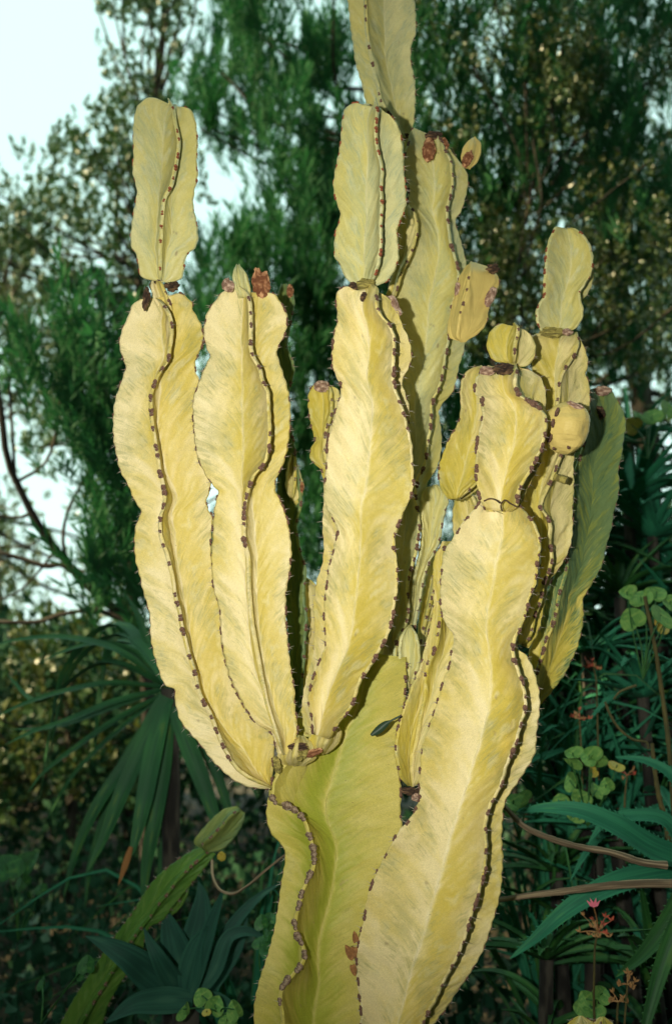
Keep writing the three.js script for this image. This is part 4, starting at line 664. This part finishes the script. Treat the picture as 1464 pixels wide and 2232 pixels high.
// blue-green agave at the foot
{
  const c = at(405, 2170, 2.2), t = thing('agave', V3(c.x, 0, c.z), 'blue-green agave rosette below the leaning green stem at lower left', 'agave'), origin = t.position;
  part('stem', tube([V3(c.x, 0, c.z), V3(c.x + 0.01, c.y * 0.6, c.z), c], 0.035, 0.03, origin, 10, 9), M.bark, t);
  const leaf = (a, d, w, o = {}) => part('leaf', blade(dupPts(a, d), w * PX * 2.2, { origin, fold: 0.28, thick: 0.1, ...o }), L.agave, t);
  leaf([392, 2168, 340, 2130, 280, 2085, 225, 2055, 186, 2040], [2.2, 2.08, 2.05], 76);
  leaf([396, 2165, 372, 2130, 345, 2085, 326, 2050, 314, 2022], [2.18, 2.1, 2.1], 50);
  leaf([402, 2160, 392, 2100, 376, 2040, 362, 1995, 352, 1980], [2.26, 2.25, 2.25], 80);
  leaf([408, 2160, 425, 2080, 438, 2000, 440, 1950, 432, 1920], [2.3, 2.32], 84);
  leaf([410, 2165, 415, 2110, 428, 2060, 446, 2030, 452, 2018], [2.15, 2.12], 52);
  leaf([416, 2165, 436, 2090, 462, 2010, 480, 1960, 488, 1935], [2.15, 2.1], 38);
  leaf([430, 2170, 470, 2110, 500, 2040, 540, 2030, 590, 2052], [2.2, 2.25], 36);
  leaf([425, 2172, 470, 2080, 520, 2000, 570, 1950, 620, 1920], [2.3, 2.4], 34);
  leaf([420, 2180, 350, 2180, 290, 2190, 230, 2230], [2.15, 2.05], 56);
  leaf([430, 2185, 480, 2190, 530, 2220], [2.15, 2.1], 50);
  leaf([440, 2180, 480, 2120, 520, 2060, 540, 2000], [2.35, 2.4], 40);
}
// green stem leaning out of the shade at lower left, pale bud on its end
{
  const b = at(90, 2420, 2.3); b.y = 0; const old = cactus.position.clone();
  const t = thing('leaning_cactus', V3(BASE.x, 0, BASE.z), 'dim green cactus stem leaning in the shade at lower left, pale bud at its tip', 'cactus');
  const before = cactus.children.length;
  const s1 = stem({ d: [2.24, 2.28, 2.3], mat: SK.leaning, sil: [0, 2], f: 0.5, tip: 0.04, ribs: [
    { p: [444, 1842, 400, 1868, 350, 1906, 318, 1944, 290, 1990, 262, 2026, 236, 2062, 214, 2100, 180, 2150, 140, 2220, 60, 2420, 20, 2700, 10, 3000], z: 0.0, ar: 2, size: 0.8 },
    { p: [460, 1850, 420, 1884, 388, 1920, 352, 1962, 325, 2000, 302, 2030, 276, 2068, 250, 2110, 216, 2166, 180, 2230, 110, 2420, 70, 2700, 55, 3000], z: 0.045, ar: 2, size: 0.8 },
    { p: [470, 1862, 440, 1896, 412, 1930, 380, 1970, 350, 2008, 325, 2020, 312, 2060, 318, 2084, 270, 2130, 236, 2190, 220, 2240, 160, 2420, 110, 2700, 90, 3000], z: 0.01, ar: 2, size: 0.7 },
    { auto: [0, -0.04] }] });
  const s2 = stem({ d: [2.22, 2.22], mat: SK.green, sil: [0, 2], f: 0.7, tip: 0.2, tipEnd: 0.25, wave: 0.6, ribs: [
    { p: [516, 1757, 490, 1764, 460, 1790, 436, 1816, 424, 1838, 444, 1852], z: 0.0 }, { p: [524, 1764, 504, 1776, 484, 1800, 460, 1824, 440, 1842, 448, 1856], z: 0.035, ar: 2, size: 0.7 }, { p: [534, 1772, 530, 1790, 514, 1820, 490, 1846, 470, 1856, 452, 1858], z: 0.005 }, { auto: [0, -0.03] }] });
  const s3 = stem({ d: [2.28, 2.28], mat: SK.leaning, sil: [0, 1], f: 0.6, tip: 0.15, tipEnd: 0.15, wave: 0.8, ribs: [{ p: [404, 1936, 380, 1966, 356, 1990, 348, 1998], z: 0.01 }, { p: [412, 1934, 402, 1960, 380, 1988, 352, 2002], z: 0.015 }, { auto: [0, -0.02] }] });
  for (const s of [s1, s2, s3]) t.add(s);
  s1.name = 'stem'; s2.name = 'bud'; s3.name = 'offshoot';
}
{ // yellow blossom and dry tendril hanging by it
  const c = at(482, 1868, 2.2), t = thing('yellow_flower', c, 'tiny yellow flower hanging under the pale bud at lower left', 'flower');
  for (let i = 0; i < 5; i++) { const a = i * 1.257; part('petal', HEART[i % 3].clone().scale(0.011, 0.013, 0.011).rotateX(-0.5).rotateZ(a), L.heartYellow, t); }
  const q = thing('dry_tendril', at(500, 1945, 2.1), 'thin dry tendril curling beside the trunk at lower left', 'tendril');
  part('tendril', tube(dupPts([462, 1876, 464, 1910, 478, 1938, 505, 1948, 540, 1930, 575, 1900, 625, 1860], [2.15, 2.05, 1.9]), 0.0032, 0.002, q.position, 40, 6), M.twig, q);
}

// aloe thicket at right: rosettes of curved toothed leaves
function rosette(px, py, d, n, len, w, mat, label, o = {}) {
  const crown = at(px, py, d), c = crown, t = thing('aloe_plant', V3(c.x, 0, c.z), label, 'aloe', 'aloes in the thicket'), origin = t.position;
  part('stem', tube([V3(c.x + rr(-0.05, 0.05), 0, c.z), V3(c.x + rr(-0.04, 0.04), c.y * 0.6, c.z + 0.02), c], 0.022, 0.016, origin, 12, 7), M.bark, t);
  for (let i = 0; i < n + 18; i++) {
    const low = i >= n, c = low ? crown.clone().add(V3(0, -0.1 - 0.045 * (i - n), 0.01)) : crown;
    const a = i * 2.4 + rr(-0.3, 0.3), l = len * rr(0.7, 1.15), el = rr(0.15, 1.15), dr = rr(0.1, 0.75), dx = Math.cos(a) * Math.cos(el), dz = Math.sin(a) * Math.cos(el), dy = Math.sin(el);
    const p = [0, 0.33, 0.66, 1].map((s) => c.clone().add(V3(dx * l * s * (1 + 0.15 * s), dy * l * s - dr * l * s * s * 0.8, dz * l * s * (1 + 0.15 * s))));
    part('leaf', blade(p, w * rr(0.8, 1.2), { origin, seg: 16, fold: 0.45, thick: 0.3, face: V3(dx * -0.3, 1, dz * -0.3 + 0.3), teeth: low ? 0 : o.teeth ?? 0.03, shape: (t) => (1 - t * t * 0.97) * (0.85 + 0.15 * t) }), mat, t);
  }
  return t;
}
rosette(1420, 1170, 3.0, 16, 0.34, 0.040, L.aloe, 'aloe rosette beside the dark green cactus stem, top of the thicket');
rosette(1370, 960, 3.6, 14, 0.30, 0.034, L.aloe, 'smaller aloe rosette above the thicket near the right edge');
rosette(1350, 1290, 2.9, 16, 0.34, 0.030, L.aloeGreen, 'aloe with thin arching leaves behind the heart-leaved vine');
rosette(1280, 1420, 2.7, 16, 0.32, 0.026, L.aloe, 'aloe next to the lower yellow stem at right, leaves arching over');
rosette(1400, 1520, 2.6, 16, 0.34, 0.034, L.aloe, 'aloe in the middle of the thicket below the small red flowers');
rosette(1260, 1640, 2.6, 14, 0.28, 0.026, L.aloe, 'aloe with narrow leaves beside the round-leaved weeds');
rosette(1340, 1820, 2.5, 16, 0.32, 0.030, L.aloe, 'aloe behind the two bare twigs at lower right');
rosette(1210, 1900, 2.5, 14, 0.28, 0.026, L.aloeGreen, 'aloe close to the cactus limb between the bare twigs');
rosette(1190, 2090, 2.3, 12, 0.26, 0.030, L.aloeGreen, 'dim aloe low beside the cactus limb at bottom right');
rosette(1420, 2110, 2.3, 14, 0.30, 0.034, L.aloeGreen, 'dim aloe in the bottom right corner behind the dried flowers');
rosette(1500, 1380, 2.8, 12, 0.34, 0.036, L.aloe, 'aloe cut by the right edge beside the tall stalk');
rosette(1330, 1100, 3.3, 14, 0.30, 0.030, L.aloe, 'shaded aloe half hidden behind the dark green cactus stem');
const NTH = ['first', 'second', 'third', 'fourth', 'fifth', 'sixth', 'seventh', 'eighth', 'ninth', 'tenth', 'eleventh', 'twelfth', 'thirteenth', 'fourteenth', 'fifteenth', 'sixteenth', 'seventeenth', 'eighteenth', 'nineteenth', 'twentieth'];
for (let i = 0; i < 20; i++) rosette(rr(1190, 1520), 1000 + i * 58 + rr(-25, 25), rr(2.9, 3.7), 20, rr(0.3, 0.4), rr(0.026, 0.04), i % 3 ? L.aloe : L.aloeGreen, `toothed aloe in the dark thicket behind, ${NTH[i]} from the top among the crowded ones`, { teeth: 0.04 });
{ // broad toothed leaves of the big aloe, near the edge
  const c = at(1500, 1900, 2.1), t = thing('aloe_plant', V3(c.x, 0, c.z), 'big aloe at the right edge with broad toothed leaves under the twigs', 'aloe', 'aloes in the thicket'), origin = t.position;
  part('stem', tube([V3(c.x, 0, c.z), V3(c.x, c.y * 0.5, c.z), c], 0.04, 0.03, origin, 10, 8), M.bark, t);
  const S = (t) => Math.pow(1 - t, 0.6) * (0.8 + 0.3 * Math.sin(t * 2.4));
  const leaf = (a, d, w, mat = L.aloe) => part('leaf', blade(dupPts(a, d), w * 0.72 * PX * 2.1, { origin, seg: 34, fold: 0.35, thick: 0.2, teeth: 0.014, shape: S, face: V3(-0.1, 0.6, 1) }), mat, t);
  leaf([1500, 1880, 1420, 1850, 1340, 1800, 1260, 1768, 1180, 1762, 1130, 1770], [2.1, 2.05, 2.1], 92);
  leaf([1510, 1900, 1430, 1905, 1330, 1930, 1240, 1980, 1160, 2050, 1110, 2090], [2.1, 2.0, 2.0], 84);
  leaf([1510, 1900, 1450, 1790, 1380, 1778, 1320, 1790, 1280, 1840], [2.1, 2.08], 60);
  leaf([1510, 1910, 1460, 2000, 1400, 2080, 1340, 2130], [2.1, 2.0], 70, L.aloeGreen);
  leaf([1510, 1880, 1470, 1700, 1410, 1660, 1340, 1650], [2.15, 2.2], 60);
  leaf([1500, 1960, 1450, 2080, 1420, 2180, 1390, 2300], [2.0, 1.9], 60, L.aloeGreen);
}
{ // loose long leaves crossing the thicket
  const t = thing('grassy_plant', at(1240, 1900, 2.6).setY(0), 'tuft of long narrow arching leaves crossing the thicket beside the limb', 'plant'), origin = t.position;
  const leaf = (a, d, w, mat = L.aloe) => part('leaf', blade(dupPts(a, d), w * PX * 2.5, { origin, seg: 20, fold: 0.4, thick: 0.15, teeth: 0.022, shape: (t) => 1 - Math.pow(t, 2.2) * 0.95 }), mat, t);
  const r = at(1240, 2700, 2.6), put = (a, d, w, m) => leaf([1240 + (a[0] - 1240) * 0.4, 2600, (a[0] + 1240) / 2, a[1] + 330, ...a], d, w, m);
  put([1250, 1560, 1320, 1530, 1400, 1545, 1464, 1580], [2.6, 2.5, 2.45], 28);
  put([1270, 1500, 1310, 1470, 1380, 1470, 1440, 1520], [2.6, 2.5, 2.45], 18, L.aloeGreen);
  put([1170, 1800, 1200, 1560, 1280, 1500, 1350, 1520], [2.6, 2.5], 18);
  put([1190, 1900, 1178, 1700, 1180, 1600], [2.6, 2.5], 20);
  put([1215, 1800, 1225, 1680, 1245, 1590], [2.6, 2.55], 18);
  put([1320, 1640, 1370, 1600, 1420, 1560, 1464, 1500], [2.6, 2.5], 26);
  put([1360, 1720, 1340, 1620, 1320, 1570, 1290, 1520], [2.6, 2.45], 26);
  put([1160, 1960, 1180, 1930, 1230, 1912, 1290, 1925], [2.5, 2.4], 22, L.aloeGreen);
  put([1180, 2060, 1160, 2000, 1120, 1960, 1090, 1940], [2.4, 2.3], 24);
}
for (const [x, y, d, label] of [[1250, 1560, 2.9, 'tuft of thin grassy leaves under the lower yellow stem'], [1390, 1680, 2.7, 'tuft of thin grassy leaves behind the heart-leaved weed'], [1180, 1980, 2.6, 'tuft of thin grassy leaves below the lower bare twig'], [1440, 1420, 3.0, 'tuft of thin grassy leaves around the tall stalk'], [545, 2060, 2.7, 'tuft of thin dark leaves between the agave and the trunk']]) {
  const c = at(x, y, d), t = thing('grass_tuft', V3(c.x, 0, c.z), label, 'grass tuft', 'tufts of thin leaves'), origin = t.position, root = V3(c.x, c.y - 0.42, c.z);
  for (let i = 0; i < 34; i++) { const a = rr(0, 6.28), l = rr(0.35, 0.75), o = rr(0.1, 0.5), dx = Math.cos(a) * o, dz = Math.sin(a) * o * 0.6; part('leaf', blade([root.clone(), root.clone().add(V3(dx * 0.3, l * 0.55, dz * 0.3)), root.clone().add(V3(dx * 0.8, l * 0.95, dz * 0.8)), root.clone().add(V3(dx * 1.5, l * rr(0.6, 1.0), dz * 1.4))], rr(0.008, 0.016), { origin, seg: 12, fold: 0.4, thick: 0.15, face: V3(0, 0.3, 1), shape: (t) => 1 - Math.pow(t, 2.4) * 0.95 }), i % 3 ? L.aloe : L.aloeGreen, t); }
  part('crown_base', tube([V3(c.x, 0, c.z), root.clone().lerp(V3(c.x, 0, c.z), 0.5), root.clone().add(V3(0, 0.02, 0))], 0.03, 0.02, origin, 6, 7), M.bark, t);
}
function weed(label, root, leaves, d, mat = L.heart) { // round and heart-shaped leaves on thin stalks
  const b = at(root[0], root[1], d), t = thing('leafy_weed', b, label, 'weed', 'round-leaved weeds');
  const geos = [];
  for (const [x, y, s, a, m] of leaves) {
    const p = at(x, y, d + rr(-0.06, 0.06)), k = s * PX * d;
    geos.push(tube([b, b.clone().lerp(p, 0.5).add(V3(rr(-0.01, 0.01), 0.01, 0.01)), p], 0.0022, 0.0014, b, 8, 5));
    const g = HEART[Math.floor(rnd() * 3)].clone().translate(0, -0.5, 0).scale(k, k, k).rotateX(rr(-0.7, -0.1)).rotateY(rr(-0.5, 0.5)).rotateZ(a); const m2 = part('leaf', g, m ?? mat, t); m2.position.copy(p).sub(b);
  }
  part('stalk', mergeGeometries(geos), L.aloeGreen, t); return t;
}
weed('weed with large pale heart-shaped leaves near the right edge by the tall stalk', [1400, 1480], [[1375, 1345, 46, 0.5], [1395, 1300, 44, 0.2], [1440, 1340, 52, -0.6], [1430, 1290, 40, -0.3], [1445, 1362, 34, -1.2, L.heartYellow], [1365, 1290, 30, 1], [1460, 1310, 44, 0.4]], 2.3);
weed('heart-leaved weed in the thicket centre beside the lower limb', [1280, 1800], [[1283, 1645, 40, 0.8], [1246, 1640, 34, 0.6], [1243, 1662, 34, 2.4], [1290, 1664, 44, 3.0], [1344, 1668, 30, -0.4, L.heartYellow], [1240, 1700, 36, 1.2], [1262, 1738, 40, 0.2], [1300, 1720, 34, -0.5], [1220, 1745, 34, 0.4], [1250, 1770, 40, 1.8], [1290, 1684, 20, 2, L.heartYellow], [1320, 1710, 30, 0.7]], 2.25);
weed('single weed with yellowish round leaves against the limb edge', [1130, 1830], [[1118, 1744, 40, 0.4], [1104, 1762, 34, -0.5], [1140, 1736, 28, 0.9]], 2.1);
weed('round-leaved weed at the top of the thicket with bright leaves', [1410, 1000], [[1420, 905, 40, 0.3], [1375, 925, 34, 1.0, L.heartYellow], [1390, 905, 30, -0.4, L.heart], [1455, 890, 40, -0.6], [1300, 975, 26, 0.6]], 2.9);
weed('small weed at the foot of the pink flower stalk', [1295, 2200], [[1276, 2178, 36, 0.8], [1312, 2165, 34, -0.7], [1290, 2200, 40, 0.2], [1262, 2196, 30, 1.4]], 2.0, L.heart);
weed('dim weed with round leaves in the dark at far left', [40, 2050], [[14, 1885, 60, 0.2], [60, 1876, 44, -0.3], [50, 1920, 30, 0.8], [90, 1935, 24, 0.4], [60, 1960, 26, 1.6]], 2.7, L.aloeGreen);
weed('small weed with lobed leaves at the foot of the agave', [480, 2210], [[440, 2170, 34, 0.5], [470, 2190, 34, -0.5], [510, 2200, 36, 0.8], [400, 2200, 34, 0.9], [450, 2205, 16, 0.2, L.heartYellow], [495, 2225, 34, 0.1]], 2.05, L.heart);
weed('weed with small leaves against the left side of the trunk', [575, 2150], [[570, 2008, 28, 0.4], [590, 2000, 26, -0.4], [585, 2030, 30, 1.0], [568, 2052, 28, 0.2], [600, 2042, 26, -0.8], [580, 2070, 30, 0.6]], 2.1, L.aloeGreen);
weed('single round dark leaf plant beside the leaning stem', [90, 2230], [[190, 2100, 34, 0.2], [92, 2140, 26, 0.9], [175, 2118, 26, 1.1]], 2.2, L.aloeGreen);
// stalks, twigs and flowers at right
function twig(label, a, d, r0, r1, cat = 'twig', name = 'bare_twig', mat = M.twig) { const pts = dupPts(a, d), t = thing(name, pts[0], label, cat); part('stem', tube(pts, r0, r1, pts[0], 48, 7), mat, t); return t; }
twig('bare grey twig slanting down from the limb edge to the right', [1030, 1700, 1098, 1758, 1140, 1800, 1200, 1828, 1262, 1846, 1330, 1858, 1400, 1880, 1452, 1886], [1.95, 1.9, 1.86, 1.86], 0.0042, 0.0072);
twig('bare grey twig running level below the slanting twig', [1040, 1968, 1090, 1961, 1152, 1952, 1218, 1944, 1330, 1930, 1440, 1926, 1540, 1930], [1.95, 1.9, 1.88], 0.0042, 0.0088);
twig('tall brownish green stalk standing near the right edge', [1404, 1300, 1412, 1340, 1428, 1420, 1440, 1500, 1450, 1570, 1458, 1640, 1470, 1800], [2.3, 2.3, 2.25], 0.004, 0.006, 'stalk', 'plant_stalk', L.stalk);
twig('shorter knotty stalk rising behind the big aloe', [1420, 1620, 1426, 1680, 1436, 1740, 1450, 1790, 1456, 1830, 1462, 1900], [2.2, 2.15], 0.004, 0.007, 'stalk', 'plant_stalk', L.stalk);
twig('thin bent dry stem under the small red flowers', [1318, 1530, 1328, 1556, 1350, 1590, 1380, 1612, 1408, 1618, 1412, 1632], [2.3, 2.25], 0.003, 0.0022, 'stalk', 'plant_stalk', L.stalk);
twig('short forked dry stem below the upper red flower', [1336, 1524, 1350, 1508, 1368, 1500, 1386, 1494], [2.3, 2.3], 0.002, 0.003, 'stalk', 'plant_stalk', L.stalk);
const MF = { pink: leafMat(0.75, 0.16, 0.22), red: leafMat(0.50, 0.10, 0.05), tan: leafMat(0.42, 0.22, 0.08) };
function umbel(label, px, py, d, stalk, n, r, mats, top) {
  const c = at(px, py, d), foot = dupPts(stalk, d), t = thing('flower_head', c, label, 'flower');
  part('stalk', tube([c, ...foot], 0.0018, 0.0026, c, 20, 6), L.stalk, t);
  for (let i = 0; i < n; i++) {
    const a = rr(0, 6.28), e = rr(-0.5, 1.0), l = r * rr(0.5, 1.25), p = c.clone().add(V3(Math.cos(a) * Math.cos(e) * l, Math.sin(e) * l, Math.sin(a) * Math.cos(e) * l));
    const gs = [tube([c, c.clone().lerp(p, 0.5).add(V3(0, 0.002, 0)), p], 0.0011, 0.0007, c, 6, 4)];
    for (let k = 0; k < 4; k++) gs.push(LEAFLET.clone().toNonIndexed().scale(0.007, 0.011, 0.007).rotateZ(rr(-1.2, 1.2)).rotateY(rr(0, 6)).translate(p.x - c.x, p.y - c.y, p.z - c.z));
    gs[0] = gs[0].toNonIndexed(); gs[0].deleteAttribute('uv');
    part('floret', mergeGeometries(gs), mats[i % mats.length], t);
  }
  if (top) { const g = [top, [top[0], top[1], 1]].map(() => 0); const p = at(top[0], top[1], d); part('pedicel', tube([c, c.clone().lerp(p, 0.5).add(V3(0.002, 0, 0)), p], 0.0014, 0.001, c, 8, 5), L.dry, t); for (const a of [-0.8, -0.3, 0.35, 0.8]) { const m = part('petal', LEAFLET.clone().scale(0.011, 0.019, 0.012).rotateZ(a), MF.pink, t); m.position.copy(p).sub(c); } }
  return t;
}
umbel('dried brown flower head with one fresh pink bloom above it', 1302, 2032, 1.95, [1296, 2060, 1294, 2120, 1293, 2180, 1296, 2260], 16, 0.032, [MF.tan, MF.tan, MF.red], [1293, 1978]);
umbel('small dried tan flower head in the bottom right corner', 1366, 2146, 1.9, [1364, 2180, 1360, 2230, 1360, 2300], 10, 0.02, [MF.tan]);
umbel('dried tan flowers low beside the bottom right flower head', 1346, 2184, 1.9, [1344, 2210, 1346, 2300], 6, 0.016, [MF.tan]);
umbel('small red flower high in the thicket beside the yellow stem', 1292, 1452, 2.4, [1298, 1480, 1300, 1530, 1304, 1700], 9, 0.022, [MF.red, MF.red, MF.tan]);
umbel('orange red flower in the thicket lower than the other', 1262, 1568, 2.35, [1264, 1600, 1266, 1640, 1270, 1760], 9, 0.024, [MF.red, MF.tan]);
umbel('tiny orange flowers among the heart-leaved weeds', 1366, 1690, 2.3, [1362, 1720, 1360, 1760], 6, 0.02, [MF.tan, MF.red]);
{ // young yellow cactus just entering the bottom edge
  const t = thing('small_cactus', V3(BASE.x, 0, BASE.z), 'tips of a small yellow cactus at the bottom edge under the flower stalk', 'cactus');
  const d = 1.8;
  for (const [x, y, w] of [[1264, 2214, 26], [1312, 2216, 22], [1288, 2226, 18]]) t.add(stem({ d: [d, d], mat: SK.yellow, sil: [0, 2], f: 0.7, tip: 0.06, wave: 0.8, ribs: [
    { p: [x - 4, y, x - w, y + 16, x - w - 6, y + 60, x - w, y + 300, x - w, 3290], z: 0, ar: 2, size: 0.6 }, { p: [x, y, x - 4, y + 20, x - 3, y + 60, x - 4, y + 300, x - 4, 3290], z: 0.03, ar: 2, size: 0.6 }, { p: [x + 4, y, x + w, y + 16, x + w + 6, y + 60, x + w, y + 300, x + w, 3290], z: 0, ar: 2, size: 0.6 }, { auto: [0, -0.03] }] }));
}
{ // dark pointed sliver on the trunk face and dried flowers caught on the seam
  const g = blade(dupPts([872, 1561, 850, 1572, 838, 1580, 824, 1592, 808, 1603], 1.655), 15 * PX * 1.66, { origin: BASE, seg: 16, fold: 0.5, shape: (t) => (t < 0.35 ? 0.28 : Math.sin(Math.PI * clamp((t - 0.3) / 0.72)) ** 0.7 + 0.12) });
  part('dark_sliver', g, leafMat(0.02, 0.045, 0.018), cactus);
  const q = [[776, 2052, 16, 0.2], [772, 2066, 18, 2.9], [770, 2086, 22, 0.6], [768, 2104, 16, 3.4]];
  for (const [x, y, s, a] of q) { const m = part('dried_flower', HEART[1].clone().scale(s * PX * 1.6 * 0.7, s * PX * 1.6 * 1.4, s * PX * 1.6).rotateX(0.3).rotateZ(a), L.dry, cactus); m.position.copy(at(x, y, 1.60)).sub(BASE); }
}
console.log('areoles', areoleCount);
renderer.render(scene, camera);
